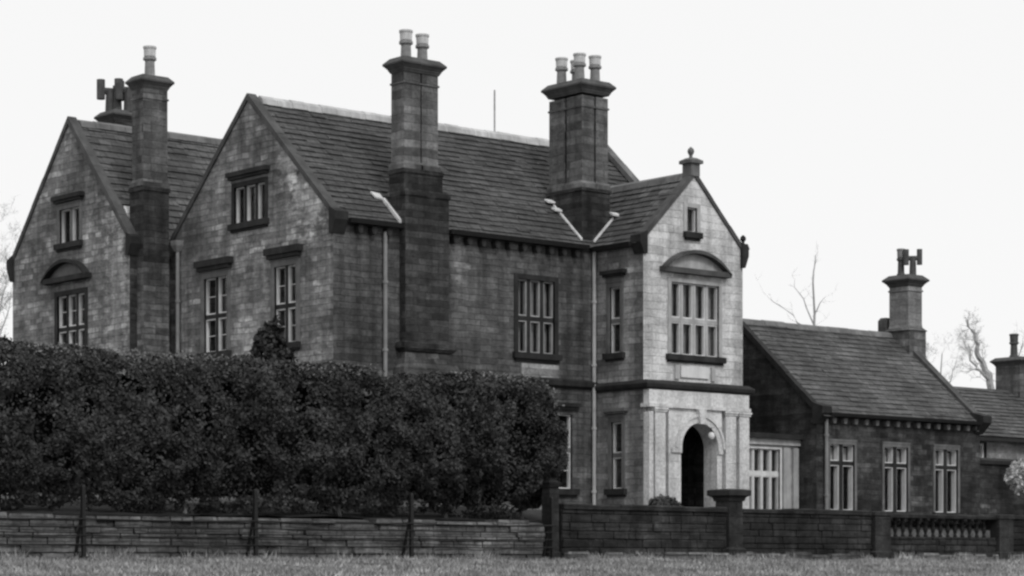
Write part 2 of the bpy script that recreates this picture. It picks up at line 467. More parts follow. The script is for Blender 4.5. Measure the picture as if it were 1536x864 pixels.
def sawroof(mb, p_eave0, p_eave1, p_ridge0, p_ridge1, row=.27, th=.03):
    """slated slope: courses lapped like saw teeth, each edge slightly uneven"""
    e0, e1, r0, r1 = map(Vector, (p_eave0, p_eave1, p_ridge0, p_ridge1))
    L = ((r0 - e0).length + (r1 - e1).length) / 2; n = max(2, int(round(L / row)))
    nrm = (e1 - e0).cross(r0 - e0).normalized()
    if nrm.z < 0: nrm = -nrm
    seg = max(1, int((e1 - e0).length / .45))
    rr = random.Random(int(L * 1000 + e0.x * 77 + e0.y * 13))
    for k in range(n):
        a, b = k / n, (k + 1) / n
        A0, A1 = e0.lerp(r0, a), e1.lerp(r1, a); B0, B1 = e0.lerp(r0, b), e1.lerp(r1, b)
        for s in range(seg):
            f, h = s / seg, (s + 1) / seg
            t = th * rr.uniform(.7, 1.5)
            pa, pb = A0.lerp(A1, f), A0.lerp(A1, h); pc, pd = B0.lerp(B1, h), B0.lerp(B1, f)
            dn = (A0 - B0).normalized() * (rr.uniform(0, .04) if rr.random() > .025 else rr.uniform(.06, .14))
            mb.quad(pa + nrm * t + dn, pb + nrm * t + dn, pc, pd)
            mb.quad(pa + nrm * t + dn, pb + nrm * t + dn, pb - nrm * .01, pa - nrm * .01)

def coping(parent, face, pl, aL, zL, aA, zA, aR, zR, lift=.11, wid=(-.05, .24), th=.14, mat='coping'):
    """stone coping up both slopes of a gable, apex at (aA, zA)"""
    mb = MB()
    for (a, z) in ((aL, zL), (aR, zR)):
        d = Vector((aA - a, zA - z)).normalized(); nn = Vector((-d.y, d.x))
        if nn.y < 0: nn = -nn
        P0 = Vector((a, z)) - d * .12; P1 = Vector((aA, zA))
        # slabs laid end to end
        n = max(3, int((P1 - P0).length / .9))
        for k in range(n):
            s0 = P0.lerp(P1, k / n) + d * .004; s1 = P0.lerp(P1, (k + 1) / n) - d * .004
            j = random.uniform(-.008, .012)
            hi0, hi1 = s0 + nn * (lift + j), s1 + nn * (lift + j); lo0, lo1 = s0 + nn * (lift - th), s1 + nn * (lift - th)
            if k == n - 1:                            # mitre at the apex
                hi1 = Vector((aA, zA + (lift + j) / abs(nn.y))); lo1 = Vector((aA, zA + (lift - th) / abs(nn.y)))
            mb.prism([fp(face, pl + wid[0], p.x, p.y) for p in (lo0, lo1, hi1, hi0)], Vector(fp(face, 0, 0, 0, wid[1] - wid[0])))
    return mb.build('coping', M[mat], parent)

def kneeler(parent, face, pl, a, z, side, mat='trimdark', wid=(-.08, .34), out=.28, h=.5):
    mb = MB(); s = side
    poly = [(a - s * .1, z - h), (a + s * .04, z - h), (a + s * out, z - h * .3), (a + s * out, z + .06), (a - s * .1, z + .2)]
    mb.prism([fp(face, pl + wid[0], p, q) for p, q in poly], Vector(fp(face, 0, 0, 0, wid[1] - wid[0])))
    return mb.build('kneeler', M[mat], parent)

POT = [(.19, 0), (.19, .06), (.15, .1), (.135, .5), (.15, .53), (.19, .55), (.19, .62), (.15, .64)]
POTT = [(.15, .642), (.165, .66), (.17, .86), (.19, .9), (.19, .95), (.13, .96), (.12, .7)]
def pot(parent, x, y, z, s=1.0, body='pot', top='pottop', hs=1.0):
    mb = MB(); mb.lathe((x, y, z), [(r * s, h * s * hs) for r, h in POT]); mb.cur = 1
    mb.lathe((x, y, z), [(r * s, h * s * hs) for r, h in POTT])
    return mb.build('chimney_pot', [M[body], M[top]], parent, origin=(x, y, z))
def cowl(parent, x, y, z, ang=0, h=.9, s=1.0):
    """an H-shaped cowl: a stem, a cross arm and two upright tubes"""
    mb = MB(); c, sn = math.cos(ang), math.sin(ang)
    mb.lathe((x, y, z), [(.15 * s, 0), (.13 * s, h * .6), (.13 * s, h * .72)], 10)
    ax = .27 * s
    mb.tube([(x - c * ax, y - sn * ax, z + h * .66), (x + c * ax, y + sn * ax, z + h * .66)], .1 * s, 8)
    for t in (-1, 1):
        mb.tube([(x + t * c * ax, y + t * sn * ax, z + h * .4), (x + t * c * ax, y + t * sn * ax, z + h * 1.0)], .115 * s, 10)
    return mb.build('cowl', M['potdark'], parent, origin=(x, y, z))

CAPP = [(0, .0), (.05, .04), (.07, .07), (.09, .07), (.18, .19), (.2, .235), (.235, .25), (.26, .24), (.4, .02)]
def chimney_cap(mb, r, z, s=1.0, hs=1.0):
    mb.loft(r, [(z + h * hs, o * s * .62) for h, o in CAPP])

# ================================================================== GROUND
def ground_z(x, y):
    if y < -11.8:
        z = .15 + min(0, y + 12.05) * .046
        z = max(z, -1.75)
        if y > -45: z += .05 * mnoise.noise((x * .3, y * .3, 3.0)) * min(1, max(0, -12.05 - y) / 2)
        return z
    return min(1.5, .92 + (y + 11.8) * .13)
def make_ground():
    xs = list(np.concatenate([[-900, -300, -120, -60], np.arange(-40, 30, .8), [34, 45, 80, 200, 900]]))
    ys = list(np.concatenate([[-500, -150, -80, -55], np.arange(-50, -22, 1.2), np.arange(-21.5, -12.06, .3), [-12.05, -11.82, -11.79, -11.5, -11, -9, -8, -6, 0, 20, 60, 200, 600, 2000]]))
    vs = [(x, y, ground_z(x, y)) for y in ys for x in xs]; nx = len(xs)
    fs = [(j * nx + i, j * nx + i + 1, (j + 1) * nx + i + 1, (j + 1) * nx + i) for j in range(len(ys) - 1) for i in range(nx - 1)]
    mb = MB(); mb.add(vs, fs)
    tag(mb.build('ground', M['turf'], smooth=True), kind='structure')
make_ground()

# ============================================================= MANOR HOUSE
GZ = 1.3
house = thing('manor_house', 'large gabled two-storey stone manor house with pale arched porch and tall chimneys', 'house', (0, 0, GZ))
EZ, RZ, MW = 9.2, 12.8, 7.9                         # eaves, ridge, width of the main block
ML = 13.3                                           # its length
mb = MB()                                           # gable front of the main block
holes = [rect(3.12, 4.62, 9.42, 10.42), rect(4.98, 6.14, 5.98, 8.05), rect(1.66, 2.68, 5.98, 8.05)]
panel(mb, 'W', 0, [(0, GZ), (MW, GZ), (MW, EZ), (MW / 2, RZ), (0, EZ)], holes)
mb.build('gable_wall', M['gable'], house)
window(house, 'W', 0, 3.12, 4.62, 9.42, 10.42, 3, None, 'trimdark', 'trimdark', hood=.1, hoodz=.14, sill='trimdark', sill_w=.18, curtain=0, lintel=.08, sur_w=.12, bars=0)
window(house, 'W', 0, 4.98, 6.14, 5.98, 8.05, 2, 6.98, 'trimmid', 'trimdark', hood=.14, hoodz=.2, lintel=.04, sur_w=.16, curtain=0)
window(house, 'W', 0, 1.66, 2.68, 5.98, 8.05, 2, 6.98, 'trimmid', 'trimdark', hood=.14, hoodz=.2, lintel=.04, sur_w=.16, curtain=0)

mb = MB()                                           # long front
holes = [rect(6.3, 7.64, 5.96, 8.0), rect(7.62, 8.3, 2.2, 4.3)]
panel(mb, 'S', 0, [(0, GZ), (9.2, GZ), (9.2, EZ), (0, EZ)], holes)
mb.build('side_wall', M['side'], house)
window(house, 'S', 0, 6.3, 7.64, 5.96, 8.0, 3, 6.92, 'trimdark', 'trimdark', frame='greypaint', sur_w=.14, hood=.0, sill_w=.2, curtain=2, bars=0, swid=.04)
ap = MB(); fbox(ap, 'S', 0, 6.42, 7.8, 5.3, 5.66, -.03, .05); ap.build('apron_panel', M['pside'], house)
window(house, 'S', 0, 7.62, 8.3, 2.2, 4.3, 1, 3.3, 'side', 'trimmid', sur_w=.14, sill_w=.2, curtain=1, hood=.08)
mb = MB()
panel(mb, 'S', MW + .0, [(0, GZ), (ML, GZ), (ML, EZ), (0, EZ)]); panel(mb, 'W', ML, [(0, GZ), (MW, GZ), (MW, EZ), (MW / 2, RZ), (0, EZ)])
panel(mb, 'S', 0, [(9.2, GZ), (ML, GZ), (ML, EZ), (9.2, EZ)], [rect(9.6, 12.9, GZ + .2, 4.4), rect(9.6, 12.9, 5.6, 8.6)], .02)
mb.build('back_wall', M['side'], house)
# string course round main front
mb = MB(); mb.loft((5.2, 9.02, -.02, .1), [(5.04, .02), (5.1, .12), (5.24, .14), (5.3, .03)])
mb.build('string_course', M['trimdark'], house)

OV = .16
pitch = (RZ - EZ) / (MW / 2)
roof = MB()
sawroof(roof, (.05, -OV, EZ - OV * pitch), (ML - .05, -OV, EZ - OV * pitch), (.05, MW / 2, RZ), (ML - .05, MW / 2, RZ))
sawroof(roof, (.05, MW, EZ), (ML - .05, MW, EZ), (.05, MW / 2, RZ), (ML - .05, MW / 2, RZ))
roof_o = roof.build('main_roof', M['slate'], house)
rd = MB()
k = 0.35
while k < ML - .4:
    l = .5; j = random.uniform(-.01, .015)
    rd.prism([(k, MW / 2 - .2, RZ - .14 + j), (k, MW / 2 - .16, RZ + .02 + j), (k, MW / 2, RZ + .12 + j), (k, MW / 2 + .16, RZ + .02 + j), (k, MW / 2 + .2, RZ - .14 + j)], (l - .01, 0, 0)); k += l
rd.build('ridge_tiles', M['ridge'], roof_o)
coping(house, 'W', 0, MW, EZ, MW / 2, RZ, 0, EZ, lift=.1)
coping(house, 'W', ML - .25, MW, EZ, MW / 2, RZ, 0, EZ, lift=.2, mat='trimmid')
kneeler(house, 'W', 0, 0, EZ, -1, out=.2, h=.5)
# eaves: gutter and corbels
gt = MB()
for (g0, g1) in ((.35, 2.08), (3.72, 8.7)): gt.prism([(g0, -.34, 9.1), (g0, -.3, 8.98), (g0, -.14, 8.98), (g0, -.1, 9.1)], (g1 - g0, 0, 0))
gt.build('gutter', M['iron'], house)
cb = MB(); cb.loft((-.08, .08, -.2, .02), [(0, -.03, 0), (.1, 0, 0), (.2, 0, 0)])
c0 = cb.build('corbel', M['trimdark'], house, origin=(0, 0, 0))
xs = [.75, 1.2, 1.7] + [3.95 + .49 * i for i in range(10)]
for i, x in enumerate(xs):
    o = c0 if i == 0 else c0.copy()
    if i: link(o, house)
    o.location = (x, 0, 8.75 - GZ)

def drainpipe(parent, x, y, z0, z1, mat='pipe', hopper=True, r=.055):
    mb = MB(); mb.tube([(x, y, z0), (x, y, z1)], r, 10)
    z = z0 + .8
    while z < z1 - .3: mb.tube([(x, y, z), (x, y, z + .07)], r * 1.45, 10); z += 1.8
    if hopper: mb.loft((x - .07, x + .07, y - .07, y + .07), [(z1, 0), (z1 + .16, .07), (z1 + .3, .08)])
    return mb.build('drainpipe', M[mat], parent)
drainpipe(house, 1.62, -.1, GZ, 8.86, hopper=False)
drainpipe(house, 9.07, -.1, GZ, 9.0, hopper=False).active_material = plain('pale_pipe', .4, .2, 3, .6, .25)
drainpipe(house, -.1, 7.38, GZ, 8.95)

# ---- porch block
PY, PX0, PX1, PA, PRZ = -2.0, 9.2, 13.15, 11.17, 11.15
mb = MB()
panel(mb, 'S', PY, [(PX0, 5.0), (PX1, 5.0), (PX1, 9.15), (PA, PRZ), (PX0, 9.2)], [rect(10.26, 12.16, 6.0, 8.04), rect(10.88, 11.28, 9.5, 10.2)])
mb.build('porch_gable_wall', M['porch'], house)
mb = MB()
panel(mb, 'W', PX0, [(PY, GZ), (0, GZ), (0, 9.2), (PY, 9.2)], [rect(-1.07, -.63, 6.04, 7.9), rect(-1.14, -.7, 2.2, 4.08)])
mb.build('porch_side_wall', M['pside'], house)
mb = MB()
mb.quad((PX1, PY, GZ), (PX1, .0, GZ), (PX1, 0, 9.15), (PX1, PY, 9.15))
mb.build('porch_return_wall', M['side'], house)
window(house, 'S', PY, 10.26, 12.16, 6.0, 8.04, 4, 6.98, 'trimlight', 'trimlight', sur_w=.12, sill_w=.2, curtain=2, mw=.085, bars=0,
       ped=(9.82, 12.5, 8.36, .62, 'trimlight'), hoodmat='coping')
window(house, 'S', PY, 10.88, 11.28, 9.5, 10.2, 1, None, 'trimlight', 'trimlight', sur_w=.12, sill_w=.14, curtain=0, bars=0)
window(house, 'W', PX0, -1.07, -.63, 6.04, 7.9, 1, 6.95, 'trimmid', 'trimmid', sur_w=.13, hood=.14, hoodz=.12, sill_w=.2, curtain=0, lintel=.16, bars=0)
window(house, 'W', PX0, -1.14, -.7, 2.2, 4.08, 1, 3.15, 'trimmid', 'trimmid', sur_w=.13, hood=.14, hoodz=.1, hoodmat='trimmid', sill_w=.2, curtain=0, lintel=.1, bars=0)
ap = MB(); fbox(ap, 'S', PY, 10.62, 11.72, 5.36, 5.68, -.06, .05); ap.build('apron_panel', M['white'], house)
ap = MB(); fbox(ap, 'S', PY, 10.4, 10.56, 5.3, 5.7, -.05, .05); ap.build('apron_block', M['trimlight'], house); ap = MB(); fbox(ap, 'S', PY, 11.84, 12.0, 5.3, 5.7, -.05, .05); ap.build('apron_block', M['trimlight'], house)
# lower storey of the porch, in ashlar
AY = PY + .08
acx, arx, sz = 11.19, .72, 3.35
arch = [(acx - arx, GZ + .1), (acx + arx, GZ + .1)] + [(acx + arx * math.cos(math.pi * k / 18), sz + arx * math.sin(math.pi * k / 18)) for k in range(19)]
mb = MB()
panel(mb, 'S', AY, [(PX0 - .0, GZ), (PX1 + .04, GZ), (PX1 + .04, 4.98), (PX0, 4.98)], [arch], .26)
mb.quad((PX1 + .04, AY, GZ), (PX1 + .04, 0, GZ), (PX1 + .04, 0, 4.98), (PX1 + .04, AY, 4.98))
mb.build('porch_front', M['ashlar'], house)
AF = AY - .28
mb = MB(); panel(mb, 'S', AF, rect(9.99, 12.1, GZ, 4.45), [arch], .29)
for a in (9.99, 12.1): mb.quad((a, AF, GZ), (a, AY, GZ), (a, AY, 4.45), (a, AF, 4.45))
mb.build('arch_surround', M['ashlar'], house)
for (a0, a1) in ((9.22, 9.38), (9.45, 9.85), (12.24, 12.66), (12.8, 13.2)):
    pb = MB(); fbox(pb, 'S', AY, a0, a1, GZ, 4.33, -.3, .02)
    if a1 - a0 > .2:
        fbox(pb, 'S', AY, a0 - .04, a1 + .04, 4.332, 4.39, -.33, .02); fbox(pb, 'S', AY, a0 - .06, a1 + .06, 4.392, 4.45, -.36, .02)
        fbox(pb, 'S', AY, a0 - .03, a1 + .03, GZ, GZ + .35, -.34, .02)
    pb.build('pilaster', M['ashlar'], house)
ar = MB()                                           # archivolt, imposts and keystone
n = 18
for k in range(n):
    t0, t1 = math.pi * k / n, math.pi * (k + 1) / n
    for (r0, r1, pr) in ((arx + .005, arx + .17, -.05), (arx + .172, arx + .25, -.09)):
        ar.prism([fp('S', AF + pr, acx + r * math.cos(t), sz + r * math.sin(t)) for r, t in ((r0, t0), (r1, t0), (r1, t1), (r0, t1))], (0, abs(pr) + .01, 0))
ar.build('archivolt', M['ashlar'], house)
ks = MB(); ks.prism([fp('S', AF - .16, a, z) for a, z in ((acx - .09, sz + arx - .03), (acx + .09, sz + arx - .03), (acx + .15, 4.45), (acx - .15, 4.45))], (0, .17, 0))
ks.build('keystone', M['ashlar'], house)
for (a0, a1) in ((10.08, 10.46), (11.92, 12.09)):
    im = MB(); fbox(im, 'S', AF, a0, a1, sz - .14, sz, -.06, .02); im.build('impost', M['ashlar'], house)
en = MB(); fbox(en, 'S', AY, PX0 - .02, PX1 + .06, 4.455, 4.56, -.36, .02); fbox(en, 'S', AY, PX0 + .005, PX1 + .03, 4.562, 4.95, -.31, .02)
en.build('entablature', M['ashlar'], house)
co = MB()                                           # dark cornice running round porch at first-floor level
co.loft((PX0, PX1 + .04, AY - .24, -.02), [(4.955, .08), (5.0, .1), (5.015, .14), (5.1, .16), (5.13, .15), (5.22, .02)])
co.build('cornice', M['trimdark'], house)
dr = MB(); fbox(dr, 'S', .3, 10.4, 12.0, GZ, 3.7, 0, .08)
for (a0, a1) in ((10.5, 11.12), (11.28, 11.9)):
    for (z0, z1) in ((1.6, 2.3), (2.45, 3.5)): fbox(dr, 'S', .3, a0, a1, z0, z1, -.03, .0)
dro = dr.build('door', M['wood'], house)
hd = MB(); hd.lathe((11.2, .22, 2.4), [(.01, -.04), (.04, -.02), (.04, .02), (.01, .04)], 10); hd.build('handle', M['iron'], dro)
pf = MB(); pf.box(9.3, 13.1, -2.3, .3, GZ + .001, GZ + .16); pf.build('porch_floor', M['pier'], house)
lp = MB(); lp.lathe((11.62, AF - .05, 3.72), [(.02, -.11), (.08, -.08), (.105, 0), (.08, .08), (.03, .11)], 14)
lo = lp.build('porch_lamp', M['white'], house, smooth=True)
lb = MB(); lb.tube([(11.62, AF - .05, 3.83), (11.62, AF - .05, 3.95), (11.62, AF + .02, 3.97)], .02, 6); lb.build('bracket', M['iron'], lo)
# porch roof
pr_ = MB(); pp = (PRZ - EZ) / (PA - PX0)
sawroof(pr_, (PX0 - OV, PY + .1, EZ - OV * pp), (PX0 - OV, .35, EZ - OV * pp), (PA, PY + .1, PRZ), (PA, 2.2, PRZ), .28)
sawroof(pr_, (PX1 + OV, PY + .1, EZ - OV * pp), (PX1 + OV, .35, EZ - OV * pp), (PA, PY + .1, PRZ), (PA, 2.2, PRZ), .28)
pro = pr_.build('porch_roof', M['pslate'], house)
rd = MB()
k = PY + .3
while k < 2.0:
    rd.prism([(PA - .18, k, PRZ - .14), (PA - .14, k, PRZ + .02), (PA, k, PRZ + .1), (PA + .14, k, PRZ + .02), (PA + .18, k, PRZ - .14)], (0, .44, 0)); k += .45
rd.build('ridge_tiles', M['ridgedark'], pro)
coping(house, 'S', PY, PX0, EZ, PA, PRZ, PX1, 9.15, lift=.08, th=.12, mat='coping')
kneeler(house, 'S', PY, PX0, EZ, -1, out=.18, h=.45)
kneeler(house, 'S', PY, PX1, 9.15, 1, out=.18, h=.5)
gt = MB(); gt.prism([(PX0 - .3, -1.7, 9.08), (PX0 - .26, -1.7, 8.96), (PX0 - .1, -1.7, 8.96), (PX0 - .06, -1.7, 9.08)], (0, 1.6, 0)); gt.build('gutter', M['iron'], house)
fn = MB(); fn.loft((PA - .17, PA + .17, PY - .075, PY + .29), [(PRZ - .05, .0), (PRZ + .3, 0), (PRZ + .31, .07), (PRZ + .4, .07), (PRZ + .48, -.06)])
fn.lathe((PA, PY + .12, PRZ + .46), [(.07, 0), (.05, .06), (.05, .1), (.09, .17), (.1, .22), (.08, .28), (.02, .34)], 14); fn.build('finial', M['trimmid'], house)
fn = MB(); fn.loft((PX1 + .0, PX1 + .22, PY - .04, PY + .2), [(9.2, .02), (9.36, -.02)])
fn.lathe((PX1 + .1, PY + .08, 9.36), [(.05, 0), (.04, .06), (.09, .13), (.08, .2), (.02, .26)], 12); fn.build('finial', M['trimdark'], house)

# ---- left wing
WU, WY0, WY1, WEZ, WRZ = -1.36, 7.9, 14.7, 9.25, 13.05
WA = (WY0 + WY1) / 2
mb = MB()
panel(mb, 'W', WU, [(WY0, GZ), (WY1, GZ), (WY1, WEZ), (WA, WRZ), (WY0, WEZ)], [rect(10.66, 11.82, 9.5, 10.5), rect(10.36, 11.96, 5.95, 7.96)])
mb.build('wing_gable_wall', M['wing'], house)
window(house, 'W', WU, 10.66, 11.82, 9.5, 10.5, 2, None, 'trimmid', 'trimmid', sur_w=.12, hood=.14, hoodz=.14, sill_w=.18, curtain=0, bars=0, lintel=.06)
window(house, 'W', WU, 10.36, 11.96, 5.95, 7.96, 3, 6.98, 'trimdark', 'trimdark', sur_w=.14, sill_w=.18, curtain=0, bars=1, ped=(10.0, 12.6, 8.42, .58, 'trimmid'))
mb = MB()
mb.quad((WU, WY0, GZ), (.2, WY0, GZ), (.2, WY0, WEZ), (WU, WY0, WEZ))
mb.build('wing_return_wall', M['soot'], house)
mb = MB()
mb.quad((WU, WY1, GZ), (ML, WY1, GZ), (ML, WY1, WEZ), (WU, WY1, WEZ)); panel(mb, 'W', ML, [(WY0, GZ), (WY1, GZ), (WY1, WEZ), (WA, WRZ), (WY0, WEZ)])
mb.build('wing_back_wall', M['side'], house)
wr = MB()
sawroof(wr, (WU + .05, WY0 - .02, WEZ), (ML, WY0 - .02, WEZ), (WU + .05, WA, WRZ), (ML, WA, WRZ), .3)
sawroof(wr, (WU + .05, WY1, WEZ), (ML, WY1, WEZ), (WU + .05, WA, WRZ), (ML, WA, WRZ), .3)
wro = wr.build('wing_roof', M['slate2'], house)
rd = MB(); k = WU + .3
while k < ML - .3:
    j = random.uniform(-.01, .015)
    rd.prism([(k, WA - .2, WRZ - .14 + j), (k, WA - .16, WRZ + .02 + j), (k, WA, WRZ + .1 + j), (k, WA + .16, WRZ + .02 + j), (k, WA + .2, WRZ - .14 + j)], (.49, 0, 0)); k += .5
rd.build('ridge_tiles', M['ridgedark'], wro)
coping(house, 'W', WU, WY1, WEZ, WA, WRZ, WY0, WEZ, lift=.1)
kneeler(house, 'W', WU, WY0, WEZ, -1, out=.18, h=.45); kneeler(house, 'W', WU, WY1, WEZ, 1, out=.26, h=.6)
ap = MB(); wp = (WRZ - WEZ) / (WA - WY0)
ap.prism([(-1.05, v_, WEZ + (v_ - WY0) * wp + h_) for v_, h_ in ((7.95, .04), (8.5, .04), (8.5, .13), (7.95, .1))], (.07, 0, 0))
ap.prism([(-1.1, v_, WEZ + (v_ - WY0) * wp + h_) for v_, h_ in ((8.5, .06), (8.66, .06), (8.66, .2), (8.5, .16))], (.2, 0, 0))
ap.build('flashing', M['lead'], house)

# ---- chimneys
def chimney_shafts(mb, shafts, z0, z1, foot=.05):
    for r in shafts:
        mb.loft(r, [(z0, foot), (z0 + .12, foot), (z0 + .2, 0), (z1 - .34, 0), (z1 - .33, .03), (z1 - .28, .03), (z1 - .27, 0), (z1, 0)])
# external stack on the long front
mb = MB()
mb.cur = 1; mb.loft((2.17, 3.65, -.26, .5), [(GZ, .26), (5.0, .26), (5.3, .2), (5.55, .08), (5.72, .03)]); mb.cur = 0
mb.loft((2.17, 3.65, -.26, .5), [(5.722, .05), (5.75, .1), (5.82, .16), (5.96, .14), (6.0, 0), (9.85, 0), (9.9, .04), (9.98, .04), (10.1, -.06)])
mb.loft((2.14, 3.44, -.24, .42), [(9.9, 0), (10.45, 0), (10.5, .03), (10.58, .03), (10.64, -.04)])
ch1 = mb.build('chimney', [M['soot'], M['side']], house)
mb = MB(); chimney_shafts(mb, [(2.17, 2.72, -.2, .36), (2.77, 3.32, -.2, .36)], 10.6, 13.2)
mb.build('shaft', M['chim'], ch1)
mb = MB(); chimney_cap(mb, (2.15, 3.34, -.22, .38), 13.18); mb.build('cap', M['coping'], ch1)
pot(ch1, 2.45, .08, 13.48, 1.0, hs=.9); pot(ch1, 3.02, .1, 13.47, 1.0, hs=.88)
fl = MB()
fl.prism([(2.08, -.1, 9.2 - .1 * pitch + .03), (2.08, .62, 9.2 + .62 * pitch + .03), (2.08, .62, 9.2 + .62 * pitch + .13), (2.08, -.1, 9.2 - .1 * pitch + .13)], (.08, 0, 0))
fl.prism([(1.86, .66, 9.2 + .66 * pitch + .06), (2.1, .62, 9.2 + .62 * pitch + .06), (2.1, .8, 9.2 + .8 * pitch + .06), (1.82, .84, 9.2 + .84 * pitch + .06)], (0, -.02, .04))
fl.build('flashing', M['lead'], ch1)
# four-flue stack in the angle between main block and porch
mb = MB()
mb.loft((8.78, 9.86, .1, 1.6), [(8.9, 0), (10.7, 0), (10.72, .04), (10.8, .04), (10.86, -.05)])
ch2 = mb.build('chimney', M['soot'], house)
mb = MB(); chimney_shafts(mb, [(8.82, 9.28, .14, .8), (9.36, 9.82, .14, .8), (8.82, 9.28, .9, 1.56), (9.36, 9.82, .9, 1.56)], 10.82, 13.45)
mb.build('shaft', M['chim'], ch2)
mb = MB(); chimney_cap(mb, (8.8, 9.84, .12, 1.58), 13.52, 1.0); mb.build('cap', M['coping'], ch2)
for (x, y) in ((9.05, .5), (9.6, .45), (9.05, 1.28), (9.6, 1.25)): pot(ch2, x, y, 13.86, 1.0, hs=.88)
fl = MB()
fl.prism([(8.7, .06, EZ + .06 * pitch + .03), (8.7, 1.25, EZ + 1.25 * pitch + .03), (8.7, 1.25, EZ + 1.25 * pitch + .09), (8.7, .06, EZ + .06 * pitch + .09)], (.07, 0, 0))
fl.prism([(9.2, .04, EZ + .04), (9.95, .04, EZ + .75 * pp + .04), (9.95, .04, EZ + .75 * pp + .12), (9.2, .04, EZ + .12)], (0, .05, 0))
for (x, y, z) in ((8.66, 1.3, EZ + 1.3 * pitch + .08), (8.66, 1.0, EZ + 1.0 * pitch + .08), (10.0, .0, EZ + .8 * pp + .08)):
    fl.prism([(x - .16, y - .06, z), (x + .12, y - .06, z), (x + .12, y + .1, z + .08), (x - .16, y + .1, z + .08)], (0, 0, .05))
fl.build('flashing', M['lead'], ch2)
# wing stack
mb = MB()
mb.loft((-1.12, -.28, 7.55, 8.3), [(8.6, .0), (10.6, 0), (10.62, .03), (10.72, .03), (10.8, -.03)])
mb.cur = 1; mb.loft((-1.12, -.28, 7.55, 8.3), [(GZ, .0), (8.6, .0)])
ch3 = mb.build('chimney', [M['soot'], M['side']], house)
mb = MB(); chimney_shafts(mb, [(-1.1, -.3, 7.6, 8.2)], 10.75, 13.55); mb.build('shaft', M['chim'], ch3)
mb = MB(); chimney_cap(mb, (-1.1, -.3, 7.6, 8.2), 13.5, .95); mb.build('cap', M['coping'], ch3)
pot(ch3, -.7, 7.9, 13.86, 1.0, hs=.95)
# squat stack behind the wing ridge, with cowls
mb = MB(); mb.loft((.9, 1.6, 12.5, 13.35), [(11, 0), (13.5, 0)]); ch4 = mb.build('chimney', M['soot'], house)
mb = MB(); chimney_cap(mb, (.9, 1.6, 12.5, 13.35), 13.5, 1.0, .95); mb.build('cap', M['coping'], ch4)
cowl(ch4, 1.1, 13.1, 13.86, R(-20), 1.0, 1.1); cowl(ch4, 1.2, 12.85, 13.86, R(70), .85, .9); cowl(ch4, 1.45, 12.6, 13.86, R(-30), 1.0, 1.15)
fl = MB(); fl.tube([(8.75, MW / 2, RZ), (8.75, MW / 2, 14.15)], .028, 6); fl.build('aerial_pole', M['farbark'], house)

# ================================================================ LOW WING
LX0, LX1, LY0, LYR, LEZ, LRZ = 16.3, 23.94, -2.0, 1.33, 4.72, 7.62
LY1 = 2 * LYR - LY0
low = thing('low_wing', 'long single-storey sooty stone wing with slate roof and three paired windows', 'building', (20, 1.3, GZ))
wins = [(16.86, 17.96), (19.32, 20.42), (21.72, 22.82)]
mb = MB()
panel(mb, 'S', LY0, rect(LX0, LX1, GZ, LEZ), [rect(a, b, 1.7, 3.68) for a, b in wins])
mb.build('front_wall', M['low'], low)
mb = MB()
panel(mb, 'W', LX0, [(LY0, GZ), (LY1, GZ), (LY1, LEZ), (LYR, LRZ), (LY0, LEZ)]); panel(mb, 'W', LX1, [(LY0, GZ), (LY1, GZ), (LY1, LEZ), (LYR, LRZ), (LY0, LEZ)])
mb.quad((LX0, LY1, GZ), (LX1, LY1, GZ), (LX1, LY1, LEZ), (LX0, LY1, LEZ))
mb.build('gable_wall', M['low'], low)
for (a, b) in wins:
    w = window(low, 'S', LY0, a, b, 1.7, 3.68, 2, 3.12, 'trimmid', 'trimdark', sur_w=.09, sill_w=.12, curtain=0, bars=0, swid=.03, sd_=.2, mw=.16, lintel=.06)
    lw = (b - a - .14) / 2
    for c in (a, a + lw + .14):
        for (q0, q1) in ((.08, .42), (.55, .92)):    # pale blinds behind each small top light
            bl = MB(); fbox(bl, 'S', LY0, c + lw * q0, c + lw * q1, 3.2, 3.6, .285, .3); bl.build('blind', M['curtain'], w)
lr = MB(); lpch = (LRZ - LEZ) / (LYR - LY0)
sawroof(lr, (LX0, LY0 - .2, LEZ - .2 * lpch), (LX1, LY0 - .2, LEZ - .2 * lpch), (LX0, LYR, LRZ), (LX1, LYR, LRZ), .25, .025)
sawroof(lr, (LX0, LY1 + .2, LEZ - .2 * lpch), (LX1, LY1 + .2, LEZ - .2 * lpch), (LX0, LYR, LRZ), (LX1, LYR, LRZ), .25, .025)
lro = lr.build('roof', M['slate3'], low)
rd = MB(); k = LX0 + .1
while k < LX1 - 1:
    j = random.uniform(-.01, .015)
    rd.prism([(k, LYR - .18, LRZ - .12 + j), (k, LYR - .14, LRZ + .01 + j), (k, LYR, LRZ + .07 + j), (k, LYR + .14, LRZ + .01 + j), (k, LYR + .18, LRZ - .12 + j)], (.49, 0, 0)); k += .5
rd.build('ridge_tiles', M['ridgedark'], lro)
coping(low, 'W', LX0, LY1, LEZ, LYR, LRZ, LY0, LEZ, lift=.06, wid=(-.05, .16), th=.16, mat='trimdark')
coping(low, 'W', LX1 - .25, LY1, LEZ, LYR, LRZ, LY0, LEZ, lift=.12, mat='coping')
kneeler(low, 'W', LX1 - .25, LY0, LEZ, -1, out=.4, h=.5, mat='trimdark'); kneeler(low, 'W', LX0, LY0, LEZ, -1, out=.3, h=.45, mat='trimdark')
gt = MB(); gt.prism([(LX0 + .3, LY0 - .36, 4.6), (LX0 + .3, LY0 - .32, 4.5), (LX0 + .3, LY0 - .2, 4.5), (LX0 + .3, LY0 - .16, 4.6)], (LX1 - LX0 - .7, 0, 0)); gt.build('gutter', M['iron'], low)
